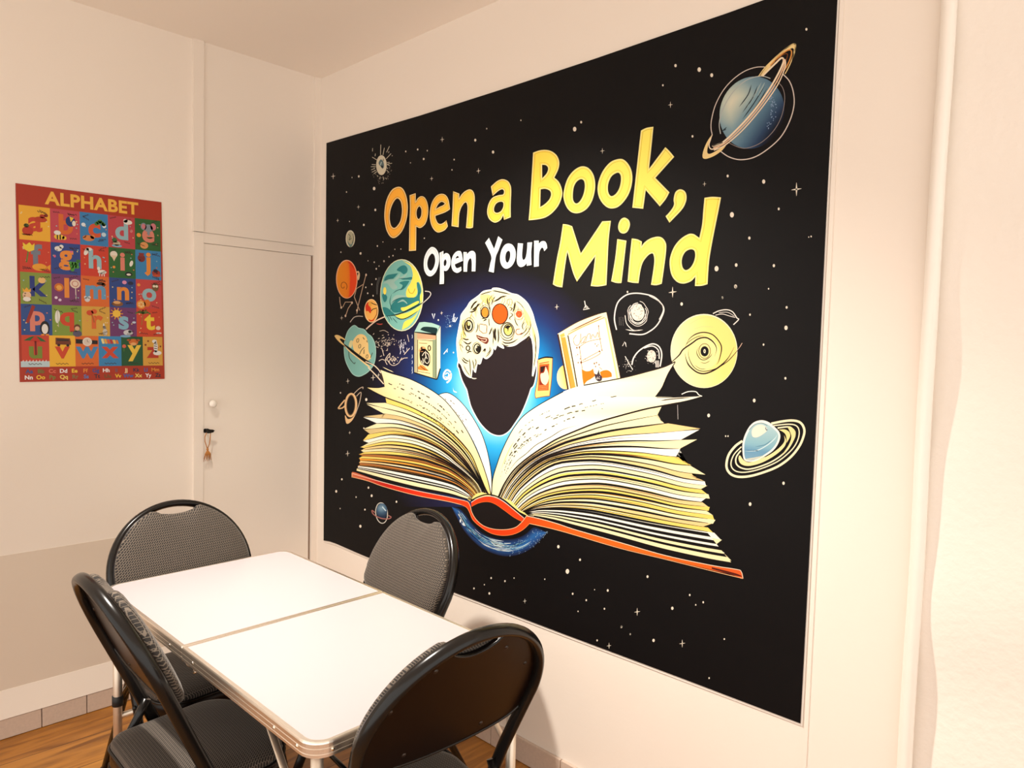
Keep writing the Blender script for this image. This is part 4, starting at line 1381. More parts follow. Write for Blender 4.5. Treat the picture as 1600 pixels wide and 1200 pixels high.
a = Art(tap_l).zoom(830, 470, 7.5)
ca = curve([(75, 690, C), (160, 668), (250, 670, C), (240, 900), (215, 1115, C), (130, 1125), (52, 1142, C), (45, 1080), (75, 900)], True)
a.fill(ca, ink('#FFD27C'), 3)
a.stroke(ca, 1, ink('#8A4A1C'), 4, True)
a.stroke(curve([(85, 685), (170, 660), (255, 668)]), 2, INK, 5)
a.fill([(95, 745), (212, 735), (205, 1050), (75, 1055)], ink('#E4662A'), 4)
a.fill([(105, 770), (195, 755), (185, 985), (95, 985)], ink('#8A2A14'), 5)
a.fill(curve([(110, 860), (150, 840), (170, 770, C), (200, 850), (205, 920), (170, 985), (120, 950)], True), ink('#FFE9BC'), 6)
a.fill([(110, 775), (160, 765), (140, 830), (110, 840)], ink('#2A1410'), 6)
for y in (1000, 1020, 1040, 1085, 1100):
    a.stroke([(90, y), (190, y - 8)], 1.1, ink('#FFE2A8') if y < 1050 else ink('#C98A3C'), 6, taper=1)
a.stroke(curve([(95, 735), (150, 725), (210, 715)]), 1.4, ink('#C4501E'), 5)
in_tap(a, 'printed_card')['label'] = 'small orange and red card'

a = Art(tap_l).zoom(830, 470, 7.5)
a.disc(400, 895, 100, 142, lambda p: ramp([(868, ink('#FFF0B4')), (880, ink('#FFCB62')), (890, ink('#F7A844'))], p[0] + (575 - p[1]) * .25), 2)
bo = curve([(315, 390, C), (330, 375), (560, 245), (800, 155), (885, 135, C), (960, 500), (1048, 915, C), (700, 1100), (450, 1145, C), (380, 760)], True, 5)
a.fill(bo, ink('#FFF8C8'), 3)
a.fill([(430, 410), (860, 195), (1000, 930), (560, 1095)], ink('#FFFBDC'), 4)
a.fill([(345, 430), (400, 425), (535, 1090), (475, 1120)], ink('#FBA040'), 5)
a.fill([(335, 400), (385, 375), (395, 415), (345, 430)], ink('#F9B454'), 5)
a.stroke(curve([(312, 392), (345, 560), (395, 830), (450, 1145)]), 2.4, ink('#3A1E14'), 6)
a.stroke(curve([(430, 405), (490, 720), (556, 1095)]), 1.8, ink('#3A1E14'), 6)
a.stroke(curve([(360, 500), (430, 830), (480, 1110)]), .7, ink('#C46A1E'), 6)
a.stroke(curve([(430, 370), (600, 285), (760, 210), (840, 175)]), 1.6, ink('#8A4A1E'), 6, taper=1)
a.stroke(curve([(430, 395), (600, 305), (860, 195)]), 1.2, ink('#E8963C'), 6)
a.stroke(curve([(885, 135), (960, 480), (1050, 915)]), 1.5, ink('#3A241C'), 6)
a.stroke(curve([(870, 200), (940, 560), (1010, 915)]), 1.6, ink('#FFE27E'), 5)
a.stroke(curve([(330, 372), (560, 240), (800, 148)]), .9, ink('#5A3A24'), 6)
BR = ink('#A85A2C')
for q in ([(530, 400), (495, 450), (510, 510), (550, 520), (575, 470), (580, 385)], [(580, 490), (600, 440), (640, 420), (610, 490)], [(640, 470), (660, 400), (690, 390), (690, 450)], [(700, 450), (720, 395), (750, 430), (780, 370), (790, 430)], [(790, 295), (805, 440), (830, 580)], [(560, 545), (660, 480), (820, 445)], [(565, 540), (590, 720)], [(590, 725), (700, 680), (805, 620), (800, 580)], [(600, 700), (800, 590)], [(585, 720), (600, 800)], [(580, 500), (640, 480)]):
    a.stroke(curve(q), .8, BR, 5)
for x, y, r in ((790, 295, 10), (535, 550, 12), (565, 545, 12), (585, 722, 15), (550, 725, 10), (575, 680, 8), (800, 592, 11), (830, 580, 9), (545, 630, 8), (525, 645, 6), (750, 505, 8), (770, 530, 8), (785, 515, 6), (740, 735, 12), (765, 725, 10), (795, 748, 10), (755, 770, 9), (632, 682, 7)):
    a.disc(x, y, r * .7, r, ink('#8E4A28'), 5, rings=1, n=10)
a.fill(curve([(592, 800, C), (640, 825), (690, 820), (725, 795, C), (735, 840), (748, 880, C), (700, 915), (650, 945), (615, 990, C), (600, 900)], True), ink('#FB7C14'), 6)
a.fill(curve([(805, 835, C), (850, 815), (900, 815), (938, 845), (945, 890, C), (890, 900), (830, 905, C), (815, 870)], True), ink('#FB7C14'), 6)
a.fill(curve([(740, 850, C), (770, 860), (790, 805, C), (805, 860), (830, 885, C), (825, 930), (790, 945), (755, 915)], True), ink('#40323A'), 7)
for i in range(12):
    a.disc(790 + rs.uniform(-25, 25), 910 + rs.uniform(-20, 20), 4, 5, ink('#E8DCD0'), 8, rings=1, n=6)
a.stroke([(800, 780), (830, 805)], .8, BR, 7)
in_tap(a, 'printed_book')['label'] = 'cream book with an orange spine and flowers'

# --- the dark face and its patterned hair
a = Art(tap_l)
face = curve([(716.5, 566), (718, 577), (722, 592), (727, 603), (730, 609), (733, 622), (737, 636), (744, 650), (751, 661), (760, 671), (768, 677), (778, 680), (787, 678.5), (796, 672), (804, 661), (813, 647), (820, 632), (826, 616), (829, 607), (833, 602.5), (836, 592), (838, 576), (837, 560), (834, 535, C), (780, 470), (730, 520, C)], True, 5)
a.stroke(face, 3.4, ink('#F2FAFF'), 3, True)
a.fill(face, ink('#241A1D'), 4)
a.zoom(700, 440, 10)
hair = curve([(175, 1260, C), (160, 1190), (142, 1000), (145, 900), (170, 750), (200, 600), (215, 515), (300, 400), (350, 320), (430, 260), (490, 215), (560, 155), (690, 130), (700, 110), (780, 108), (870, 135), (990, 190), (1100, 220), (1230, 330), (1310, 480), (1350, 620), (1400, 800), (1415, 950), (1402, 1120), (1380, 1250), (1320, 1490, C), (1335, 1300), (1340, 1150), (1330, 980), (1290, 800, C), (1230, 860), (1130, 930), (1040, 990), (940, 1005), (850, 985), (870, 1040, C), (810, 1010), (765, 985), (735, 1062, C), (715, 990), (700, 1050), (680, 1130), (600, 1200), (540, 1170), (500, 1280), (455, 1275), (425, 1420, C), (400, 1360), (375, 1370), (358, 1500, C), (290, 1460), (240, 1380), (210, 1300)], True, 5)
a.stroke(hair, 2.4, ink('#F4F6EE'), 5, True)
a.fill(hair, ink('#FFF4C4'), 6)
for sh in ([(500, 230), (620, 200), (700, 260), (640, 340), (560, 330)], [(1180, 420), (1280, 560), (1300, 700), (1220, 640)], [(220, 640), (260, 600), (240, 760), (280, 870), (230, 860)], [(1310, 700), (1360, 800), (1370, 950), (1340, 900)]):
    a.fill(curve(sh, True, 5), ink('#FBE98E'), 7)
OR = ink('#FF5A14')
a.stroke(curve([(365, 1500), (400, 1515), (450, 1512)]), 1.4, ink('#FFF4D8'), 6, taper=1)


def ring(x, y, rx, ry, w=1.1, c=INK, lv=8):
    a.stroke(ell(x, y, rx, ry, 0, 26), w, c, lv, True)


ring(812, 505, 122, 158, 1.6)
a.disc(812, 505, 116, 150, OR, 8, rings=2)
a.disc(578, 482, 50, 74, ink('#FB8C2C'), 8, rings=2)
ring(578, 482, 58, 84, 1.5)
ring(580, 470, 74, 104, .8)
a.disc(1110, 508, 50, 54, ink('#F5542A'), 8, rings=2)
ring(1105, 515, 72, 80, .7, ink('#6A4A30'))
ring(325, 690, 58, 84, 2.2)
ring(330, 680, 80, 115, .9, ink('#4A3A2A'))
a.disc(318, 690, 34, 60, ink('#2A2218'), 8, rings=1)
a.disc(325, 660, 18, 30, ink('#E8D88C'), 9, rings=1)
ring(455, 1045, 50, 72, 1.8)
ring(450, 1040, 68, 92, .8, ink('#4A3A2A'))
a.disc(465, 1050, 34, 52, ink('#1C1814'), 8, rings=1)
a.disc(445, 1020, 12, 22, ink('#B8B49C'), 9, rings=1)
ring(312, 1040, 28, 36, 1.8)
a.disc(940, 755, 58, 78, ink('#F6E46E'), 8, rings=2)
ring(940, 755, 66, 90, 1.6)
ring(930, 765, 98, 120, 1.2)
ring(925, 780, 112, 145, .8, ink('#5A3A20'))
a.fill(curve([(890, 720), (930, 680), (980, 700), (950, 730), (940, 790), (925, 740)], True), ink('#1C1410'), 9)
a.fill(curve([(440, 830, C), (500, 850), (560, 870), (620, 880), (635, 930), (600, 975), (540, 950), (460, 890)], True), ink('#6A2A24'), 8)
a.stroke(curve([(460, 860), (520, 890), (600, 900), (580, 940), (520, 920)]), 1.2, ink('#F0C0A0'), 9)
a.stroke([(485, 690), (500, 660), (600, 680), (610, 700), (600, 800), (550, 810), (490, 760), (485, 690)], 1.1, ink('#7A3A2A'), 8)
a.stroke(curve([(1120, 740), (1070, 750), (1060, 800), (1100, 830), (1160, 800)]), 1.2, ink('#9A3A2A'), 8)
ring(965, 320, 42, 50, .7, ink('#5A4A3A'))
for q, w in (([(350, 440), (400, 350), (460, 300)], 1.6), ([(370, 450), (440, 400), (500, 340)], 1.6), ([(330, 480), (410, 460), (450, 410)], 1.3), ([(480, 330), (430, 420), (400, 450)], 1.1), ([(500, 210), (580, 180), (690, 150)], .9), ([(700, 320), (780, 280), (840, 240), (920, 225)], 1.6),
             ([(620, 250), (620, 320), (650, 400), (660, 480)], .9), ([(680, 220), (640, 300), (660, 380)], .7), ([(740, 230), (700, 290), (680, 370)], .9), ([(690, 140), (800, 160), (980, 200)], 1.1), ([(740, 720), (730, 820), (745, 930)], 2.2), ([(780, 720), (790, 860), (780, 960)], 1.2), ([(690, 710), (660, 790), (640, 830)], 1.2), ([(700, 720), (710, 850), (700, 1000)], .8),
             ([(830, 860), (880, 910), (960, 920), (1030, 880)], .9), ([(840, 930), (900, 960), (1000, 950), (1100, 890)], 1.2), ([(830, 960), (890, 1000), (960, 1000)], .9), ([(1050, 310), (1040, 400), (1010, 480)], 1.4), ([(1060, 300), (1130, 350), (1200, 440)], .7), ([(1040, 560), (1060, 640), (1100, 700)], .9), ([(1200, 620), (1160, 690), (1180, 760)], .9),
             ([(1280, 600), (1290, 700), (1240, 800), (1150, 880)], .8), ([(1240, 700), (1200, 780), (1120, 840)], .8), ([(220, 650), (240, 760), (290, 870)], .9), ([(220, 880), (280, 905), (330, 900)], 1.3), ([(240, 930), (310, 975), (370, 940)], 1.3), ([(200, 980), (240, 1040)], .7), ([(540, 1100), (580, 1050), (570, 1110)], 1.2), ([(600, 1150), (650, 1080), (650, 1010)], .7),
             ([(580, 1180), (640, 1130), (680, 1040)], .7), ([(290, 1120), (340, 1090), (370, 1100)], 1.2), ([(225, 1180), (280, 1230), (330, 1250)], 1.1), ([(210, 1200), (260, 1260), (310, 1275)], 1.1), ([(330, 1200), (345, 1300), (355, 1480)], .9), ([(380, 1220), (400, 1300), (410, 1380)], .9), ([(420, 1200), (440, 1260), (420, 1340)], .8), ([(240, 1300), (290, 1400), (350, 1480)], .7), ([(540, 620), (600, 590), (560, 600)], 1.0), ([(520, 580), (600, 570)], .9),
             ([(1350, 800), (1370, 950), (1365, 1100)], .8), ([(1380, 1000), (1360, 1200), (1335, 1350)], .7), ([(960, 480), (1010, 520), (960, 570), (990, 600)], .9), ([(950, 400), (1000, 420), (970, 460)], .9), ([(640, 560), (640, 640), (650, 700)], .8), ([(470, 640), (460, 740), (430, 800)], .8)):
    a.stroke(curve(q), w * 1.6, ink('#2A1E14'), 8, taper=1)
for i in range(26):
    t = i / 25
    x0_, y0_ = 690 - 520 * sin(t * 1.5), 160 + 780 * t ** 1.3
    a.stroke(curve([(x0_ + 30, y0_ + 20), (x0_ + 10 + 14 * sin(i * 2.1), y0_ + 90), (x0_ + 40 + 20 * sin(i * 1.3), y0_ + 170)]), .75, ink('#6A5420') if i % 2 else ink('#E9CF62'), 8, taper=1)
for i in range(18):
    t = i / 17
    x0_, y0_ = 860 + 430 * sin(t * 1.45), 215 + 560 * t ** 1.5
    a.stroke(curve([(x0_ - 20, y0_ + 10), (x0_ - 8, y0_ + 80), (x0_ - 60, y0_ + 160)]), .7, ink('#6A5420') if i % 2 else ink('#E9CF62'), 8, taper=1)
in_tap(a, 'printed_head')['label'] = 'dark faceless head with patterned cream hair'

# --- the open book
a = Art(tap_l)
N = 30


def resample(pts, n):
    d = [0]
    for p, q in zip(pts, pts[1:]):
        d.append(d[-1] + sqrt((p[0] - q[0]) ** 2 + (p[1] - q[1]) ** 2))
    out = []
    j = 0
    for i in range(n):
        t = d[-1] * i / (n - 1)
        while j < len(d) - 2 and d[j + 1] < t:
            j += 1
        k = (t - d[j]) / ((d[j + 1] - d[j]) or 1)
        out.append((pts[j][0] + (pts[j + 1][0] - pts[j][0]) * k, pts[j][1] + (pts[j + 1][1] - pts[j][1]) * k))
    return out


CB, CY, CT, CW = ink('#FFF2BE'), ink('#FFDD70'), ink('#F8D592'), ink('#FFFDEE')
CO, CBR = ink('#F2A33C'), ink('#B8743A')
TAN = ink('#DDC48A')


def fan(keys, cols, nlines, seed, tips, widths):
    """pages fanned between the lowest page and the cover; tips = how far each leaf sticks out"""
    K = [(t, resample(curve(c, False, 8), N)) for t, c in keys]
    r = random.Random(seed)

    def line(t):
        for (t0, c0), (t1, c1) in zip(K, K[1:]):
            if t <= t1 + 1e-9:
                q = (t - t0) / (t1 - t0)
                return [(p[0] * (1 - q) + w[0] * q, p[1] * (1 - q) + w[1] * q) for p, w in zip(c0, c1)]
        return K[-1][1]

    lines = [line(k / nlines) for k in range(nlines + 1)]
    ends = []
    for k in range(nlines):
        P_, Q_ = lines[k], lines[k + 1]
        dx = P_[-1][0] - P_[-3][0], P_[-1][1] - P_[-3][1]
        c = cols[k % len(cols)]
        cut = tips[k % len(tips)]
        PP, QQ = list(P_), list(Q_)
        l = sqrt(dx[0] ** 2 + dx[1] ** 2) or 1
        ux, uy = dx[0] / l, dx[1] / l
        PP[-1] = (P_[-1][0] + ux * cut[0], P_[-1][1] + uy * cut[0])
        QQ[-1] = (Q_[-1][0] + ux * cut[1], Q_[-1][1] + uy * cut[1])
        m1, m2 = ((PP[-1][0] + PP[-2][0]) / 2, (PP[-1][1] + PP[-2][1]) / 2), ((QQ[-1][0] + QQ[-2][0]) / 2, (QQ[-1][1] + QQ[-2][1]) / 2)
        PP.insert(-1, m1)
        QQ.insert(-1, m2)
        a.strip(PP, QQ, c, 5)
        ends.append(max(cut[1], tips[(k + 1) % len(tips)][0]))
        # warm streaks inside the leaf
        for z in range(1):
            t = r.uniform(.2, .8)
            L2 = [(p[0] * (1 - t) + q[0] * t, p[1] * (1 - t) + q[1] * t) for p, q in zip(P_, Q_)]
            i0 = r.randint(0, 10)
            i1 = r.randint(15, N)
            a.stroke(L2[i0:i1], r.uniform(.5, 1.5), r.choice([CO, CT, CW, CY, ink('#8A5222')]), 6, taper=1)
    for k in range(1, nlines):
        w = widths[k % len(widths)]
        L_ = lines[k]
        cut = min(0, ends[k - 1])
        M_ = L_[:-1] if cut < -6 else L_
        a.stroke(M_, w, INK, 7, taper=4)
        if r.random() < .5:
            t = r.uniform(.3, .6)
            L2 = [(p[0] * (1 - t) + q[0] * t, p[1] * (1 - t) + q[1] * t) for p, q in zip(lines[k], lines[k + 1])]
            a.stroke(L2[r.randint(0, 8):r.randint(16, N)], .7, ink('#4A2A14'), 7, taper=1)
    return lines


# left block
a.fill([(733, 783), (738, 776), (752, 764), (768, 760), (783, 764), (800, 776), (826, 807), (812, 800), (790, 782), (768, 774), (750, 778)], ink('#FFE98A'), 4)
topL = [(764, 772), (757, 760), (748, 738), (737, 712), (720, 690), (700, 671), (680, 656), (640, 635), (602, 620)]
botL = [(737, 782), (722, 779), (700, 773.5), (650, 764), (600, 751), (556, 737)]
KL = [(0, topL), (.36, [(753, 769), (746, 754), (730, 738), (710, 722), (700, 713), (680, 700), (650, 688), (620, 683), (600, 684), (573, 692)]),
      (.6, [(745, 771), (740, 764), (730, 754), (715, 742), (700, 732.5), (680, 726), (660, 720), (630, 715), (595, 712), (566, 711)]),
      (.8, [(738, 777), (730, 769), (715, 759), (700, 753), (670, 745), (630, 737), (590, 730), (562, 727)]), (1, botL)]
colsL = [CY, CB, CB, TAN, CW, CB, TAN, CY, CW, CB, CY, CT, CB, CY, CBR, CY, CO, CT, CBR, CO, CW, CY, CB]
tipsL = [(0, -6), (-4, 24), (23, -9), (-12, 20), (21, -5), (-4, 14), (13, 0), (3, 8), (8, -4), (-3, 9), (8, 2), (-2, 5), (5, 0), (-3, 6), (6, -2), (0, 4), (3, 1), (0, 2), (2, -1), (0, 2), (2, 0), (0, 1), (1, 0), (0, 0)]
fan(KL, colsL, 24, 3, tipsL, [2.3, 1.5, 2.8, 1.2, 1.9, 3.0])
# clean black and cream bands close to the cover


def bands(keys, seq):
    K = [(t, resample(curve(c, False, 8), N)) for t, c in keys]
    (t0, c0), (t1, c1) = K[-2], K[-1]
    for ta, tb, c in seq:
        L_ = []
        for t in (ta, tb):
            q = (t - t0) / (t1 - t0)
            L_.append([(p[0] * (1 - q) + w[0] * q, p[1] * (1 - q) + w[1] * q) for p, w in zip(c0, c1)])
        a.strip(L_[0][1:], L_[1][1:], c, 8)


bands(KL, [(.80, .825, INK), (.825, .86, CW), (.86, .88, INK), (.88, .893, CW), (.893, .915, INK), (.915, .965, CB), (.965, 1.0, INK)])
# second leaf, then the top leaf with lines of text
a.fill(curve([(768, 772, C), (768, 745), (763, 712), (755, 684), (745, 663), (731, 641), (716, 624), (703, 615), (694, 614), (685, 617, C), (716, 650), (745, 700), (762, 750)], True), CW, 6)
a.stroke(curve([(768, 772), (768, 745), (763, 712), (755, 684), (745, 663), (731, 641), (716, 624), (703, 615), (694, 614), (685, 617)]), 1.1, INK, 7)
lt = curve([(594, 577, C), (612, 583.5), (640, 592), (668, 606), (690, 621), (706, 638), (722, 660), (738, 688), (752, 720), (762, 750), (767, 772, C), (763, 772), (757, 760), (748, 738), (737, 712), (720, 690), (700, 671), (680, 656), (640, 635), (600, 620), (571, 605, C), (590, 606), (601, 604, C), (599, 592)], True, 5)
a.fill(lt, lambda p: ramp([(-30, ink('#FFDF86')), (0, ink('#FFEDB0')), (25, ink('#FFFADA')), (60, ink('#FFF3BE'))], (p[0] - 600) * .35 - (p[1] - 600) * .5), 8)
a.stroke(curve([(594, 577), (612, 583.5), (640, 592), (668, 606), (690, 621), (706, 638), (722, 660), (738, 688), (752, 720), (762, 750), (767, 772)]), 1.3, INK, 9)
a.stroke(curve([(571, 605), (600, 620), (640, 635), (680, 656), (700, 671), (720, 690), (737, 712), (748, 738), (757, 760), (763, 772)]), 1.6, INK, 9)
a.stroke(curve([(601, 604), (590, 606), (571, 605)]), .7, INK, 9)
r2 = random.Random(8)


def words(path, w=1.7, gap=.35):
    L_ = resample(curve(path, False, 10), 70)
    i = 0
    while i < 66:
        n = r2.randint(1, 3)
        if r2.random() > gap:
            a.stroke([(x + r2.uniform(-.3, .3), y + r2.uniform(-.5, .5)) for x, y in L_[i:i + n + 1]], w * r2.uniform(.5, 1.1), ink('#3A3428'), 9)
        i += n + r2.randint(1, 2)


words([(624, 600), (650, 610), (676, 625), (694, 640), (712, 660), (726, 680)])
words([(607, 599), (640, 613), (670, 631), (692, 648), (708, 666), (720, 682)])
words([(622, 620), (650, 630), (675, 645), (697, 660), (712, 675)], 1.2)
words([(640, 628), (665, 640), (690, 658), (708, 676), (718, 690)], 1.2)
words([(615, 607), (650, 620), (678, 637), (700, 656), (716, 677)], 1.3)
words([(650, 640), (676, 655), (698, 673), (716, 693)], 1.2)
words([(697, 620), (718, 640), (735, 668), (747, 690)], 1.2, .5)
words([(692, 619), (712, 643), (730, 668), (742, 692)], 1.0, .6)
# right block
topR = [(778, 776), (787, 757), (800, 737), (815, 722), (832, 709), (850, 697), (870, 685), (900, 672), (933, 659), (967, 649), (1007, 638.5), (1030, 634)]
botR = [(823, 804), (845, 809), (870, 815), (900, 824.5), (970, 844), (1040, 864), (1110, 880), (1149, 887)]
KR = [(0, topR), (.33, [(798, 782), (808, 766), (822, 752), (840, 737), (860, 725), (880, 719), (920, 716), (945, 717.5), (970, 721), (1022, 731.5), (1066, 744), (1101, 749)]),
      (.58, [(812, 797), (820, 790), (832, 782), (850, 774), (880, 767), (920, 764), (952, 765), (1005, 775), (1057, 787), (1101, 792)]),
      (.66, [(816, 799), (830, 791), (850, 782), (880, 776), (920, 774), (952, 777), (1005, 786), (1057, 798), (1106, 805)]),
      (.82, [(820, 801), (840, 796), (860, 795), (880, 795), (920, 799), (952, 805), (1022, 819), (1106, 833)]), (1, botR)]
colsR = [CB, CB, CT, CW, CB, CW, CY, CB, CT, CW, CB, CY, CB, CW, CT, CY, CB, CY, CB, CT, CY, CW, CB, CW]
tipsR = [(5, -12), (-14, -8), (-4, 40), (38, 0), (26, -10), (-8, -24), (-28, -6), (-10, 6), (-28, 0), (0, 2), (4, -6), (-6, 4), (6, 8), (2, -6), (-4, 6), (8, 4), (0, 8), (8, 10), (12, 8), (6, -8), (0, 8), (10, 14), (16, -4), (-8, 2), (0, 3), (0, 0)]
fan(KR, colsR, 26, 5, tipsR, [3.4, 1.9, 3.9, 1.5, 2.7, 3.6, 1.7])
bands(KR, [(.82, .84, INK), (.84, .857, CW), (.857, .877, INK), (.877, .89, CW), (.89, .91, INK), (.91, .928, CB), (.928, .945, INK), (.945, .972, CB), (.972, 1.0, INK)])
rtp = curve([(768, 772, C), (770, 748), (777, 724), (784, 705), (795, 682), (806, 664), (820, 648), (845, 631), (880, 612), (905, 603.5), (925, 600), (970, 592), (1010, 582), (1038, 574), (1055, 566, C), (1046, 580), (1041, 590), (1034, 606), (1024, 620, C), (1060, 620.5), (1080, 620), (1097, 619, C), (1080, 624), (1060, 628.5), (1030, 634), (1007, 638.5), (967, 649), (933, 659), (900, 672), (870, 685), (850, 697), (832, 709), (815, 722), (800, 737), (787, 757), (778, 776, C)], True, 5)
a.fill(rtp, lambda p: ramp([(770, ink('#FFF6C0')), (830, ink('#FFFDE8')), (930, ink('#FFFDEA')), (990, ink('#FFF6BE')), (1090, ink('#FFFBE0'))], p[0]), 8)
a.stroke(curve([(768, 772), (770, 748), (777, 724), (784, 705), (795, 682), (806, 664), (820, 648), (845, 631), (880, 612)]), 1.3, INK, 9)
a.stroke(curve([(912, 602), (970, 591), (1010, 581), (1038, 573), (1055, 565)]), 1.7, ink('#2A1A18'), 9)
a.stroke(curve([(1055, 566), (1046, 580), (1041, 590), (1034, 606), (1024, 620)]), 1.2, ink('#2A1A18'), 9)
a.stroke(curve([(1026, 621), (1050, 621), (1085, 619)]), 1, ink('#2A1A18'), 9)
a.stroke(curve([(1032, 626), (1050, 623.5), (1080, 621)]), 1.6, ink('#3A2620'), 9, taper=1)
a.stroke(curve([(1065, 616), (1075, 612), (1087, 612), (1092, 617), (1097, 619)]), 1.4, CW, 9)
a.stroke(curve([(1060, 629.5), (1030, 635), (1007, 639.5), (967, 650), (933, 660), (900, 673), (870, 686), (850, 698), (832, 710), (815, 723), (800, 738), (787, 758), (779, 776)]), 2.4, ink('#1E110E'), 9)
a.stroke(curve([(905, 664), (880, 671), (860, 683), (838, 695), (822, 709), (806, 722), (790, 744)]), 1.0, ink('#2A1A14'), 9, taper=1)
words([(797, 707), (812, 685), (830, 668), (855, 652), (880, 640), (905, 632), (945, 622), (975, 617)])
words([(796, 712), (812, 691), (830, 675), (852, 662), (876, 650), (900, 643), (930, 640), (950, 638)])
words([(800, 712), (815, 696), (835, 682), (860, 668), (885, 656), (905, 650)])
words([(785, 745), (792, 725), (803, 707), (820, 690), (840, 678)], 1.3)
words([(782, 745), (790, 720), (800, 703)], 1.0, .6)
words([(790, 740), (800, 718), (814, 700), (832, 686), (850, 676)], 1.3)
words([(808, 680), (822, 664), (842, 650), (862, 640)], 1.2)
words([(890, 646), (915, 637), (945, 630)], 1.2)
words([(805, 690), (825, 672), (850, 658), (880, 645)], 1.1, .55)
a.stroke(curve([(783, 733), (790, 715), (797, 700), (803, 690)]), 1.2, ink('#FFE27E'), 9, taper=1)
in_tap(a, 'printed_open_book')['label'] = 'big open book with fanned cream pages'

# cover and spine of the open book
a = Art(tap_l)
RED, RED2 = ink('#FA3E12'), ink('#FF6A20')


def cov(p):
    return ramp([(550, ink('#E07A52')), (590, ink('#C4281A')), (620, ink('#D02010')), (660, ink('#F43A14')), (800, ink('#FF4412')), (880, ink('#FF6218')), (1000, ink('#FF701E')), (1100, ink('#FF6418')), (1160, ink('#F2602A'))], p[0])


cl_ = curve([(549.5, 739, C), (556, 738.5), (600, 754), (650, 766.5), (700, 776.5), (728, 783), (734, 789, C), (736, 798), (724, 789.5), (700, 783), (650, 774), (600, 760.5), (575, 751), (551, 745, C)], True, 5)
a.fill(cl_, cov, 8)
LE = ink('#FFC08A')
a.stroke(curve([(551, 740), (600, 754), (650, 766.5), (700, 776.5), (727, 782.5)]), .9, ink('#FFD8C0'), 9)
a.stroke(curve([(551, 745.5), (575, 751.5), (600, 760.5), (650, 774), (700, 783.5), (722, 789)]), .9, LE, 9)
a.stroke([(550, 739), (550, 746)], 1, LE, 9)
a.zoom(690, 760, 8.89)
a.fill(curve([(420, 230, C), (520, 200), (640, 190), (760, 210), (880, 290), (1010, 400), (1120, 480, C), (1040, 560), (900, 595), (720, 590), (560, 520), (460, 420), (410, 300)], True), ink('#140E0E'), 8)
a.fill(curve([(410, 225, C), (500, 170), (620, 138), (740, 152), (860, 212), (1000, 325), (1145, 445, C), (1115, 485, C), (1000, 425), (860, 322), (740, 242), (640, 212), (520, 228), (415, 278, C)], True), RED, 9)
a.stroke(curve([(405, 200), (500, 148), (620, 112), (740, 128), (870, 192), (1010, 308), (1150, 430)]), 1.8, INK, 10)
a.stroke(curve([(412, 222), (500, 168), (620, 135), (740, 150), (860, 210), (1000, 322), (1145, 442)]), .9, ink('#FFE0CC'), 10)
a.stroke(curve([(415, 278), (520, 228), (640, 212), (740, 242), (860, 322), (1000, 425), (1115, 487)]), .9, RED2, 10)
a.fill(curve([(330, 205, C), (370, 222), (400, 280), (420, 360), (480, 460), (580, 545), (720, 592), (880, 600), (1020, 572), (1110, 500), (1180, 410, C), (1220, 515, C), (1130, 600), (1010, 660), (860, 682), (700, 655), (560, 575), (440, 470), (385, 350), (350, 290), (270, 250, C)], True), cov, 9)
a.stroke(curve([(330, 203), (370, 220), (400, 280), (420, 360), (480, 460), (580, 545), (720, 592), (880, 600), (1020, 572), (1110, 500), (1180, 410)]), .9, ink('#FFC89A'), 10)
a.stroke(curve([(270, 252), (345, 290), (385, 350), (440, 470), (560, 575), (700, 655), (860, 682), (1010, 660), (1130, 600), (1220, 515)]), .9, ink('#FF8A4A'), 10)
a.zoom(0, 0, 1)
a.fill(curve([(822.5, 806, C), (845, 811), (870, 818), (900, 828), (970, 848), (1040, 868), (1110, 883), (1150, 890), (1158, 894), (1161, 904, C), (1140, 897), (1110, 890), (1040, 873), (970, 856), (900, 836), (870, 827.5), (845, 821.5), (827, 818, C)], True, 5), cov, 9)
a.stroke(curve([(822.5, 806), (845, 811), (870, 818), (900, 828), (970, 848), (1040, 868), (1110, 883), (1150, 889.5), (1158, 893), (1161, 904)]), 1.0, ink('#FFE2C4'), 10)
a.stroke(curve([(827, 818), (845, 822), (870, 828), (900, 836.5), (970, 857), (1040, 874), (1110, 891.5), (1161, 904)]), .9, ink('#FFC48A'), 10)
a.fill(curve([(1112, 886, C), (1150, 896), (1159, 901), (1140, 897), (1112, 889, C)], True), ink('#5A1C0E'), 10)
in_tap(a, 'printed_book_cover')['label'] = 'red-orange cover and spine of the open book'

# blue swirl under the spine
a = Art(tap_l).zoom(690, 760, 8.89)
UP = resample(curve([(140, 285), (250, 310), (340, 400), (430, 520), (560, 640), (720, 710), (900, 732), (1060, 712), (1180, 650), (1290, 565), (1460, 640)], False, 8), 60)
LO = resample(curve([(140, 285), (205, 420), (295, 590), (420, 740), (560, 860), (740, 940), (900, 972), (1080, 945), (1250, 860), (1370, 750), (1460, 640)], False, 8), 60)
st = [(0, ink('#14182C')), (.2, ink('#1E3A6E')), (.45, ink('#2A66A8')), (.7, ink('#24508E')), (1, ink('#1A1E38'))]
n0 = len(a.v)
for u, l in zip(UP, LO):
    for k in range(9):
        t = k / 8
        p = a.P((u[0] * (1 - t) + l[0] * t, u[1] * (1 - t) + l[1] * t))
        a.v.append(tap_l(p[0], p[1], 2))
        a.c.append(ramp(st, t))
for i in range(59):
    for k in range(8):
        q = n0 + i * 9 + k
        a.f.append((q, q + 1, q + 10, q + 9))
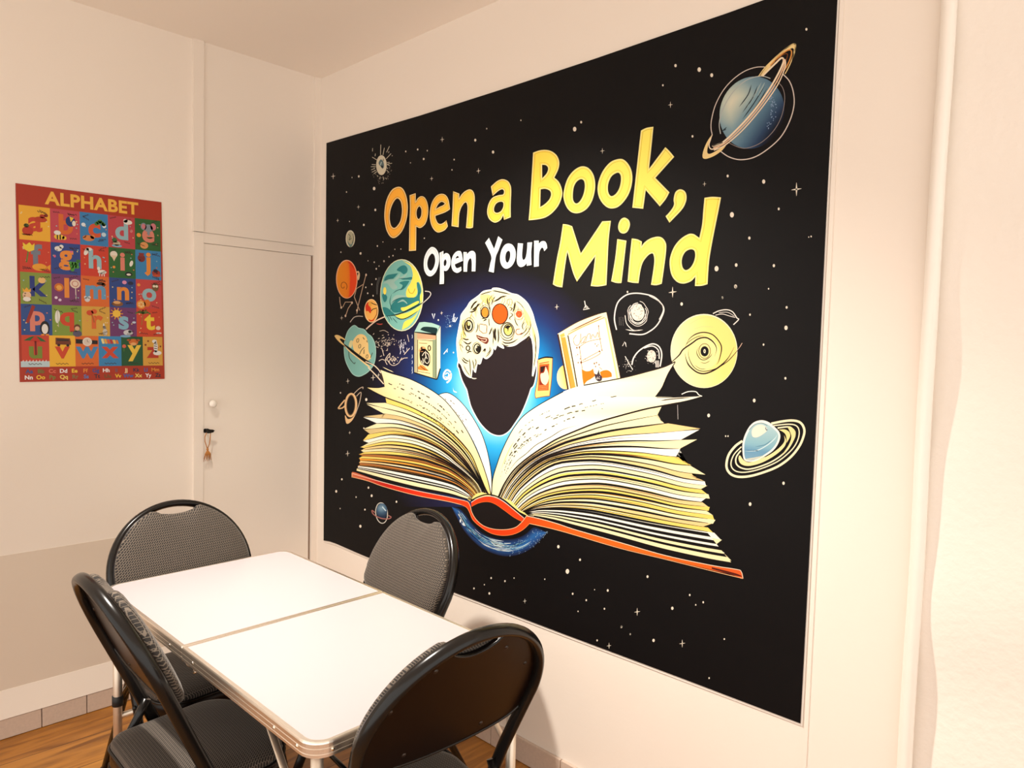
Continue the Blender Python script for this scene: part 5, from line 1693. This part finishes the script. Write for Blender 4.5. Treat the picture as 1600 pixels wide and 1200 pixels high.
for i in range(90):
    i0 = r2.randint(4, 40)
    t = r2.gauss(.5, .14)
    t = max(.1, min(.92, t))
    n = r2.randint(3, 12)
    L_ = [(u[0] * (1 - t) + l[0] * t, u[1] * (1 - t) + l[1] * t) for u, l in zip(UP, LO)][i0:i0 + n]
    a.stroke(L_, r2.uniform(.4, 1.3), r2.choice([ink('#E4F0F4'), ink('#8CC4DC'), ink('#5AA0CC'), ink('#14264A')]), 3, taper=1)
for sh in ([(680, 760), (760, 770), (850, 790), (820, 850), (740, 830)], [(560, 760), (640, 790), (690, 810), (640, 800)], [(700, 850), (800, 870), (860, 890), (780, 890)]):
    a.fill(curve(sh, True, 5), ink('#CFE8EE'), 3)
for i in range(90):
    i0 = r2.randint(38, 59)
    t = r2.uniform(.15, 1.05)
    u, l = UP[i0], LO[i0]
    a.disc(u[0] * (1 - t) + l[0] * t + r2.uniform(-12, 12), u[1] * (1 - t) + l[1] * t + r2.uniform(-12, 12), 4, 4, ink('#A8C8E4'), 3, rings=1, n=6)
a.disc(262, 478, 11, 24, ink('#F2F8FA'), 4, rings=1)
a.disc(310, 525, 12, 26, ink('#E2F0F4'), 4, rings=1, rot=-.4)
in_tap(a, 'printed_swirl')['label'] = 'blue galaxy swirl under the book spine'

# ------------------------------------------------------------------ alphabet poster on the back wall
YP = YW - .003
pc = [on_back(24.2, 286, YP), on_back(252.3, 316, YP), on_back(257.2, 592, YP), on_back(31, 597, YP)]
px0 = (pc[0].x + pc[3].x) / 2
px1 = (pc[1].x + pc[2].x) / 2
pz1 = (pc[0].z + pc[1].z) / 2
pz0 = (pc[2].z + pc[3].z) / 2
tx = ((pc[0] + pc[1] - pc[2] - pc[3]).x) / 2     # it hangs a little out of true
PWD, PHT = px1 - px0, pz1 - pz0
ap = empty('alphabet_poster', ((px0 + px1) / 2, YP, (pz0 + pz1) / 2))
tag(ap, 'red alphabet poster with letters a to z in coloured squares on the back wall', 'poster')


def pos(u, v, lv):
    """u 0-49 cm across, v 0-70 cm down"""
    U, V = u / 49, v / 70
    P_ = pc[0] * (1 - U) * (1 - V) + pc[1] * U * (1 - V) + pc[2] * U * V + pc[3] * (1 - U) * V
    return Vector((P_.x, YP - .00012 * lv, P_.z)) - Vector(ap.location)


sh = MB()
q = [pos(0, 0, 0), pos(49, 0, 0), pos(49, 70, 0), pos(0, 70, 0)]
sh.rings([q, [p + Vector((0, .0015, 0)) for p in q]], smooth=False)
so_ = sh.build('sheet', M['paper'], ap)
at = so_.data.color_attributes.new('ink', 'FLOAT_COLOR', 'POINT')
for d in at.data:
    d.color = ink('#B5371C')


def glyphs(art, text, cx, cy, size, col, lv, bold=.0, sx=1, align='CENTER', spacing=1.0):
    cu = bpy.data.curves.new('t', 'FONT')
    cu.body = text
    cu.size = 1
    cu.align_x = align
    cu.offset = bold
    cu.space_character = spacing
    cu.resolution_u = 4
    ob = bpy.data.objects.new('t', cu)
    COL.objects.link(ob)
    bpy.context.view_layer.update()
    dg = bpy.context.evaluated_depsgraph_get()
    me = ob.evaluated_get(dg).to_mesh()
    n = len(art.v)
    for v in me.vertices:
        art.v.append(art.place(cx + v.co.x * size * sx, cy - v.co.y * size, lv))
        art.c.append(col)
    for p in me.polygons:
        art.f.append(tuple(i + n for i in p.vertices))
    ob.evaluated_get(dg).to_mesh_clear()
    bpy.data.objects.remove(ob)
    bpy.data.curves.remove(cu)


RW = [7.35, 19.4, 30.8, 42.1, 53.2, 64.6]
R_2, O_, B_c, G_c, PK, PU, Y_, LG = '#C8341E', '#E4702A', '#2E4C96', '#2E6A2C', '#C2465A', '#7E3E78', '#F6B53A', '#86A040'
CELLS = [
    [('a', '#F9B934', '#D2452A'), ('b', '#CC4A58', '#E4702A'), ('c', '#3A86C2', '#DE5A32'), ('d', '#C8454E', '#9CC4CE'), ('e', '#2C6630', '#E58A76')],
    [('f', '#D2422A', '#7C8494'), ('g', '#324A94', '#F2963C'), ('h', '#D6402A', '#9CC8D2'), ('i', '#2C6A30', '#E88A78'), ('j', '#3A8AC4', '#F2963C')],
    [('k', '#8A9E42', '#2A3A84'), ('l', '#7E3E70', '#F2963C'), ('m', '#E4702C', '#6AA2CC'), ('n', '#2E4A92', '#F2963C'), ('o', '#CE4846', '#9CC4CE')],
    [('p', '#2E5296', '#E58A76'), ('q', '#86A03E', '#D84A28'), ('r', '#E0AE46', '#E46A30'), ('s', '#743A72', '#8CC0D8'), ('t', '#D6482A', '#FBD83C')],
]
LAST = [('u', '#D2482E', '#7E9234'), ('v', '#FBC036', '#D84A28'), ('w', '#E4702C', '#4A90C8'), ('x', '#3A8EC8', '#D84A2C'), ('y', '#1E5A34', '#F8D048'), ('z', '#E2AA44', '#C23A22')]
a = Art(pos)
x0, x1 = .75, 48.4
cw = (x1 - x0) / 5
for r, row in enumerate(CELLS):
    for c, (ch, bg, fg) in enumerate(row):
        a.fill([(x0 + c * cw, RW[r]), (x0 + (c + 1) * cw, RW[r]), (x0 + (c + 1) * cw, RW[r + 1]), (x0 + c * cw, RW[r + 1])], ink(bg), 1)
edges6 = [.75, 9.2, 17.5, 25.3, 33.2, 41.0, 48.4]
for c, (ch, bg, fg) in enumerate(LAST):
    a.fill([(edges6[c], RW[4]), (edges6[c + 1], RW[4]), (edges6[c + 1], RW[5]), (edges6[c], RW[5])], ink(bg), 1)
a.fill([(.4, 62.6), (9.2, 62.6), (9.2, 64.7), (.4, 64.7)], ink('#C4DCE4'), 2)
for i in range(8):
    a.stroke([(1.0 + i, 62.9), (1.2 + i, 62.2)], .25, ink('#F2F2EE'), 3)
in_poster = a.build('printed_squares', M['paper'], ap)

a = Art(pos)
glyphs(a, 'ALPHABET', 24.6, 5.9, 6.3, ink('#FFC24A'), 2, .035, 1.0, spacing=1.06)
for r, row in enumerate(CELLS):
    for c, (ch, bg, fg) in enumerate(row):
        cx, cy = x0 + (c + .5) * cw, (RW[r] + RW[r + 1]) / 2
        glyphs(a, ch, cx + .1, cy + (2.5 if ch not in 'gjpq' else 1.6), 9.6, ink(fg), 3, .035)
for c, (ch, bg, fg) in enumerate(LAST):
    cx = (edges6[c] + edges6[c + 1]) / 2
    glyphs(a, ch, cx + (.8 if ch == 'y' else 0), 61.3 if ch != 'y' else 60.6, 8.4, ink(fg), 3, .035, 1.08)
pal = ['#3A5A9A', '#6A7A34', '#E8745A', '#FFFFFF', '#FFD23C', '#F2963C', '#2E5296', '#FFFFFF', '#7A5A6A', '#FFE9B0', '#3A2A4A', '#3A6AB4', '#F2963C']
for i, ch in enumerate('ABCDEFGHIJKLM'):
    glyphs(a, ch + ch.lower(), 2.9 + i * 3.55, 66.9, 2.0, ink(pal[i]), 2, .03)
pal2 = ['#FFFFFF', '#FFD23C', '#7A8A3C', '#FFE070', '#8A7A4A', '#5A86C4', '#3A2A3A', '#6A5A2A', '#FFD23C', '#3A6AB4', '#FFE070', '#FFFFFF', '#2A2A3A']
for i, ch in enumerate('NOPQRSTUVWXYZ'):
    glyphs(a, ch + ch.lower(), 2.7 + i * 3.65, 69.1, 2.0, ink(pal2[i]), 2, .03)
a.build('printed_letters', M['paper'], ap)

# little pictures in the squares
a = Art(pos)
rp = random.Random(21)


def at_(r, c):
    return x0 + c * cw, RW[r]


def E(x, y, rx, ry, col, lv=4, rot=0):
    a.disc(x, y, rx, ry, ink(col), lv, rot, rings=1, n=18)


def squig(x, y, l, col='#2A1A1A', rot=0.0):
    pts = [(x + l * i / 7 * cos(rot), y + l * i / 7 * sin(rot) + (.22 if i % 2 else -.22)) for i in range(8)]
    a.stroke(pts, .22, ink(col), 4)


for r in range(4):
    for c in range(5):
        x, y = at_(r, c)
        for k in range(4):
            squig(x + rp.choice([.6, 5.6, 6]) + rp.uniform(0, .6), y + rp.choice([1.2, 1.6, 9.6, 10.2]), rp.uniform(1.8, 3), '#3A2020', rp.uniform(-.5, .5))
        for k in range(5):
            E(x + rp.choice([rp.uniform(.6, 2), rp.uniform(7.6, 9)]), y + rp.uniform(2, 9.5), .22, .22, rp.choice(['#F6E0A0', '#E88A60', '#9CC8D2']))
for c in range(6):
    squig(edges6[c] + 2, 63.6, 4, '#3A2A1A')
x, y = at_(0, 0)   # a: apple, ant
E(x + 2.6, y + 8.9, 1.7, 1.6, '#C43A22'); E(x + 2.2, y + 7.0, .8, .7, '#4A5A22'); E(x + 7.2, y + 3.2, .9, .7, '#B83A22'); E(x + 8.3, y + 2.8, .6, .6, '#8A2A1A'); E(x + 6.6, y + 4.4, 2, 1.0, '#C4401E')
x, y = at_(0, 1)   # b: ball, bee
E(x + 6.5, y + 4, 1.6, 1.9, '#22367A'); a.fill([(x + 6.2, y + 2.2), (x + 7.6, y + 2.6), (x + 6.6, y + 4.2)], ink('#F6D040'), 5); E(x + 7.6, y + 4.6, .6, 1, '#F4EFE0', 5)
E(x + 2.8, y + 10, 1.7, 1.0, '#F6C83C'); a.stroke([(x + 2.2, y + 9.1), (x + 2.2, y + 10.9)], .4, ink('#1A1410'), 5); a.stroke([(x + 3.1, y + 9.1), (x + 3.1, y + 10.9)], .4, ink('#1A1410'), 5); E(x + 2.2, y + 8.5, 1.1, .8, '#F2F0EA', 6); E(x + 4.4, y + 10.2, .7, .7, '#F6C83C')
x, y = at_(0, 2)   # c: caterpillar, cat
for i in range(5):
    E(x + 5.6 + i * .6, y + 2.8 + abs(i - 2) * .5, .7, .7, '#4E8A3C')
E(x + 2.8, y + 9.4, 2, 1.1, '#E08A4A'); E(x + 4.2, y + 8.8, .8, .8, '#E08A4A'); E(x + 1.2, y + 4.6, .7, .7, '#EAF4FA'); E(x + 8.2, y + 4.4, .7, .7, '#EAF4FA'); E(x + 8.0, y + 7.6, .8, .8, '#CDE6F2')
x, y = at_(0, 3)   # d: dog, duck
E(x + 7.0, y + 2.0, 1.6, .9, '#F4EEE4'); E(x + 6.2, y + 1.5, .8, .7, '#F4EEE4'); E(x + 2.2, y + 9.2, .9, .9, '#3A6A3A'); E(x + 2.9, y + 10.4, 1.3, .9, '#C9B89A'); E(x + 3, y + 11.3, 1.8, .5, '#8CC0DC'); E(x + 8.2, y + 5.2, .5, .6, '#E89090')
x, y = at_(0, 4)   # e: elephant, egg
E(x + 5.0, y + 3.4, 1.7, 1.5, '#8C98A4'); E(x + 3.2, y + 2.9, 1.1, 1.4, '#8C98A4'); E(x + 6.8, y + 2.7, 1.1, 1.4, '#D8808A'); E(x + 3.2, y + 2.9, .7, 1, '#D8808A', 5); E(x + 5.0, y + 4.9, .5, 1.4, '#8C98A4', 5); E(x + 3.3, y + 10.2, 1.5, 1.3, '#E8A060'); E(x + 1.4, y + 6.4, .8, .8, '#F2A040')
x, y = at_(1, 0)   # f: flower, fish
a.fill([(x + 1, y + 1), (x + 2, y + 1.8), (x + 3, y + .8), (x + 3.8, y + 1.8), (x + 4.6, y + 1), (x + 4.4, y + 3.4), (x + 2.8, y + 4.2), (x + 1.2, y + 3.2)], ink('#F8D83C'), 4); a.stroke([(x + 2.6, y + 4), (x + 2, y + 8)], .4, ink('#6A8A3A'), 4)
E(x + 6, y + 9.4, 2.3, 1.3, '#F2A832'); a.fill([(x + 8, y + 9.2), (x + 9.4, y + 8.2), (x + 9.2, y + 10.4)], ink('#F2A832'), 4)
x, y = at_(1, 1)   # g: goat, grapes
E(x + 2.4, y + 2.2, 1.2, .9, '#F2EEE4'); E(x + 3.4, y + 1.4, .7, .7, '#F2EEE4')
for i in range(7):
    E(x + 6.4 + (i % 3) * .9 - (i // 3) * -.2, y + 7.2 + (i // 3) * 1.1, .7, .7, '#4E9A3A')
E(x + 8.8, y + 6.2, .8, .6, '#3A7A2E'); E(x + 1.2, y + 5, .4, .5, '#E06A9A'); E(x + 6.6, y + 3, .4, .4, '#E06A9A')
x, y = at_(1, 2)   # h: horse
E(x + 2, y + 2.4, .7, 1.5, '#F4EFE6', 4, .4); E(x + 2.9, y + 1.4, 1.0, .6, '#F4EFE6'); E(x + 7.2, y + 9.6, 1.5, .8, '#F4EFE6'); E(x + 6.0, y + 8.4, .5, .7, '#F4EFE6')
for i in range(3):
    a.stroke([(x + 6.3 + i * .8, y + 10), (x + 6.3 + i * .8, y + 11.2)], .3, ink('#F4EFE6'), 4)
x, y = at_(1, 3)   # i: ice cream, ink
E(x + 1.8, y + 2.6, 1.3, 1.3, '#F2EADA'); a.fill([(x + .8, y + 3), (x + 2.9, y + 3), (x + 1.9, y + 5.2)], ink('#E8D2B0'), 5); E(x + 8.0, y + 5.6, .6, 1.2, '#F4F0E6', 4, .3); E(x + 7, y + 9.8, 1.3, .9, '#1A1A22'); E(x + 7, y + 9.9, .8, .4, '#F2EADA', 5); E(x + 1.8, y + 7.4, .5, .5, '#F2A040')
x, y = at_(1, 4)   # j: jug, jewels
E(x + 2.2, y + 3.2, 1.4, 1.5, '#7E2A2A'); a.fill([(x + 1.2, y + 1.2), (x + 3.2, y + 1.2), (x + 3, y + 2.6), (x + 1.4, y + 2.6)], ink('#8E3430'), 5); E(x + 7.6, y + 8.6, 1.6, 1.2, '#A83A2A'); E(x + 7.4, y + 7.8, .9, .7, '#3A2030', 5); E(x + 7.8, y + 9.6, 1.6, .5, '#C4502E', 5)
x, y = at_(2, 0)   # k: king, koala
E(x + 1.9, y + 8.2, 1.3, 1.4, '#F2C8A0'); a.fill([(x + .6, y + 5.6), (x + 1.2, y + 6.4), (x + 1.9, y + 5.4), (x + 2.6, y + 6.4), (x + 3.2, y + 5.6), (x + 3.1, y + 7), (x + .8, y + 7)], ink('#F6B53A'), 5); E(x + 1.9, y + 9.6, 1.2, .8, '#F4EEE4', 5); E(x + 6.6, y + 2.6, 1.2, 1.1, '#F6C880')
x, y = at_(2, 1)   # l: lion, lollipop
E(x + 2.4, y + 4.8, 1.5, 1.5, '#D8742A'); E(x + 2.4, y + 4.9, .9, .9, '#F2B050', 5); E(x + 7.6, y + 3.2, 1.7, 1.7, '#F2DCC8'); a.stroke(ell(x + 7.6, y + 3.2, 1.0, 1.0, 0, 14), .25, ink('#C87A6A'), 5, True); a.stroke([(x + 7.7, y + 4.8), (x + 7.8, y + 9)], .25, ink('#F2E6DA'), 4); E(x + 1.4, y + 8.6, .5, .5, '#F2E6F0'); E(x + 2.6, y + 9.4, .5, .5, '#E8D0E8')
x, y = at_(2, 2)   # m: monkey, mouse
E(x + 6.6, y + 2.6, 1.4, .6, '#4A2A1A'); E(x + 7.6, y + 3.0, .7, .7, '#6A3E22'); E(x + 2, y + 8.8, .9, .9, '#DCE0E4'); E(x + 1.4, y + 8.0, .5, .5, '#DCE0E4'); E(x + 2.7, y + 8.0, .5, .5, '#DCE0E4')
x, y = at_(2, 3)   # n: nest
E(x + 2.8, y + 9.9, 2.0, 1.0, '#8A5A30'); E(x + 2.6, y + 9.4, 1.3, .6, '#E8B070', 5); E(x + 5.4, y + 1.6, .8, .7, '#E89AC0'); E(x + 7.6, y + 1.8, 1.0, .7, '#22284A')
x, y = at_(2, 4)   # o: owl, orange
E(x + 7.2, y + 2.8, 1.3, 1.6, '#7A5A34'); E(x + 6.7, y + 2.4, .5, .5, '#F4EAD0', 5); E(x + 7.7, y + 2.4, .5, .5, '#F4EAD0', 5); E(x + 1.8, y + 9.8, 1.7, 1.7, '#F2962E'); E(x + 1.8, y + 9.8, 1.2, 1.2, '#F8D090', 5)
for i in range(6):
    a.stroke([(x + 1.8, y + 9.8), (x + 1.8 + 1.2 * cos(i * pi / 3), y + 9.8 + 1.2 * sin(i * pi / 3))], .2, ink('#F2962E'), 6)
E(x + 4.0, y + 9.2, 1.2, 1.5, '#E87A2A'); E(x + 1, y + 2.2, .6, .6, '#F2A040')
x, y = at_(3, 0)   # p: pencil, penguin
a.fill([(x + 3.4, y + .3), (x + 4.4, y + .8), (x + 2.2, y + 7), (x + 1.4, y + 6.4)], ink('#9E2E22'), 4); E(x + 7.2, y + 8.4, 1.5, 2.5, '#16161C'); E(x + 7.2, y + 8.8, 1.0, 1.8, '#F4F2EC', 5); E(x + 6.5, y + 10.9, .6, .3, '#F29A2C', 6); E(x + 7.9, y + 10.9, .6, .3, '#F29A2C', 6)
x, y = at_(3, 1)   # q: quill, queen
E(x + 1.7, y + 4.2, .8, 2.4, '#F2F2EA', 4, .05); a.stroke([(x + 1.7, y + 2), (x + 2, y + 8)], .2, ink('#C8C8B0'), 5); E(x + 8, y + 8, 1.1, 1.2, '#6A3E22'); E(x + 8, y + 8.4, .8, .8, '#E8B890', 5); E(x + 8, y + 10.3, 1.5, 1.2, '#5E5A70')
x, y = at_(3, 2)   # r: rose, rabbit
E(x + 2.8, y + 2.4, 1.2, 1.0, '#D8502A'); E(x + 4.2, y + 1.9, 1.0, .9, '#E0602E'); a.stroke([(x + 3.4, y + 3), (x + 4.2, y + 6)], .35, ink('#A86A2A'), 4); E(x + 7.8, y + 9.6, .8, 1.3, '#D8D2C8'); E(x + 7.6, y + 7.8, .6, .6, '#8A8480'); E(x + 7.4, y + 7.0, .25, .8, '#EDE8E0')
x, y = at_(3, 3)   # s: sun, shark
for i in range(10):
    a.stroke([(x + 2.4, y + 2.4), (x + 2.4 + 2.3 * cos(i * pi / 5), y + 2.4 + 2.3 * sin(i * pi / 5))], .35, ink('#F6A832'), 4)
E(x + 2.4, y + 2.4, 1.4, 1.4, '#FBCB4A', 5); E(x + 6.4, y + 9.6, 1.7, 1.1, '#D8D8DC'); E(x + 7.0, y + 9.2, .6, .5, '#2A2A32', 5); E(x + 5.4, y + 11, 1.9, .5, '#7FB0D8'); E(x + 8.6, y + 5.6, .7, .4, '#CBDDF0')
x, y = at_(3, 4)   # t: tree, train
for i in range(5):
    t = -2.8 + i * .62
    a.stroke([(x + 2.4, y + 2), (x + 2.4 + 2 * cos(t), y + 2 + 1.4 * sin(t)), (x + 2.4 + 3 * cos(t), y + 2.6 + 1.2 * sin(t))], .5, ink('#4E7A34'), 4)
a.stroke([(x + 2.4, y + 2), (x + 1.8, y + 6.5)], .3, ink('#9E7A34'), 4); E(x + 8, y + 7.6, .9, .8, '#F2D8C0'); E(x + 8.2, y + 9.6, 1.1, .3, '#F2E8DC')
# last row
x = edges6[0]
a.fill(curve([(x + .6, 55.2, C), (x + 2.4, 54), (x + 4.2, 53.6), (x + 6.0, 54.2), (x + 7.6, 55.6, C), (x + 5.6, 55.4), (x + 4.2, 55.6), (x + 2.4, 55.2)], True, 4), ink('#2E6A34'), 4)
a.fill(curve([(x + 2.6, 55.2, C), (x + 4.2, 53.6), (x + 5.8, 55.4, C), (x + 4.2, 55.6)], True, 4), ink('#C4341E'), 5)
a.stroke([(x + 4.2, 55.4), (x + 4.3, 60.4)], .55, ink('#7A1E16'), 5)
x = edges6[1]
a.fill([(x + 2, 54), (x + 6.6, 54.2), (x + 6.9, 55.6), (x + 6.9, 56.6), (x + 2, 56.5)], ink('#7A3A20'), 4); a.fill([(x + 2.4, 54.4), (x + 6.2, 54.6), (x + 6.3, 55.3), (x + 2.4, 55.2)], ink('#3A2A24'), 5); E(x + 3, 56.7, .5, .5, '#2A1C18', 5); E(x + 5.9, 56.8, .5, .5, '#2A1C18', 5)
x = edges6[2]
a.fill([(x + .2, 54.4), (x + 7.5, 54.9), (x + 7.5, 56.3), (x + .2, 56.1)], ink('#1C1614'), 4); E(x + 4, 55.4, 1.6, 1.6, '#F2EADC', 5); E(x + 4, 55.4, 1.2, 1.2, '#E8D8C8', 6); a.stroke([(x + 4, 54.6), (x + 4, 55.4), (x + 4.6, 55.5)], .15, ink('#4A3A3A'), 7)
x = edges6[3]
for i, cc in enumerate(('#F6E9A0', '#F2B040', '#E0602E', '#C43A2A', '#F2C85A', '#E0802E')):
    a.fill([(x + .8 + i * 1.0, 54.2 + i * .1), (x + 1.6 + i * 1.0, 54.1 + i * .1), (x + 2.1 + i * 1.0, 56.0), (x + 1.3 + i * 1.0, 56.1)], ink(cc), 4)
x = edges6[4]
E(x + 4.4, 55.4, 1.7, 1.3, '#D8742E'); E(x + 4.4, 56.1, 1.1, .6, '#F0B070', 5); E(x + 2.7, 54.6, .7, .4, '#B85A22'); E(x + 6.1, 54.6, .7, .4, '#B85A22'); E(x + 1, 57, .7, .7, '#E06A50'); a.stroke([(x + 1, 57.5), (x + .9, 59)], .2, ink('#5A8A3A'), 4)
x = edges6[5]
E(x + 4.8, 57.2, .8, 2.2, '#F2F0EA'); E(x + 4.4, 55.0, .9, .7, '#F2F0EA'); E(x + 5.4, 59.6, 1.6, .9, '#F2F0EA')
for i in range(4):
    a.stroke([(x + 4.2, 55.9 + i * .9), (x + 5.3, 56.1 + i * .9)], .3, ink('#1C1814'), 5)
E(x + 1, 56.4, .4, .4, '#8A3A1C'); E(x + 2, 54.9, .35, .35, '#8A3A1C'); E(x + 6.6, 57, .35, .35, '#8A3A1C')
pic = a.build('printed_pictures', M['paper'], ap)
pic['label'] = 'small pictures of animals and things'
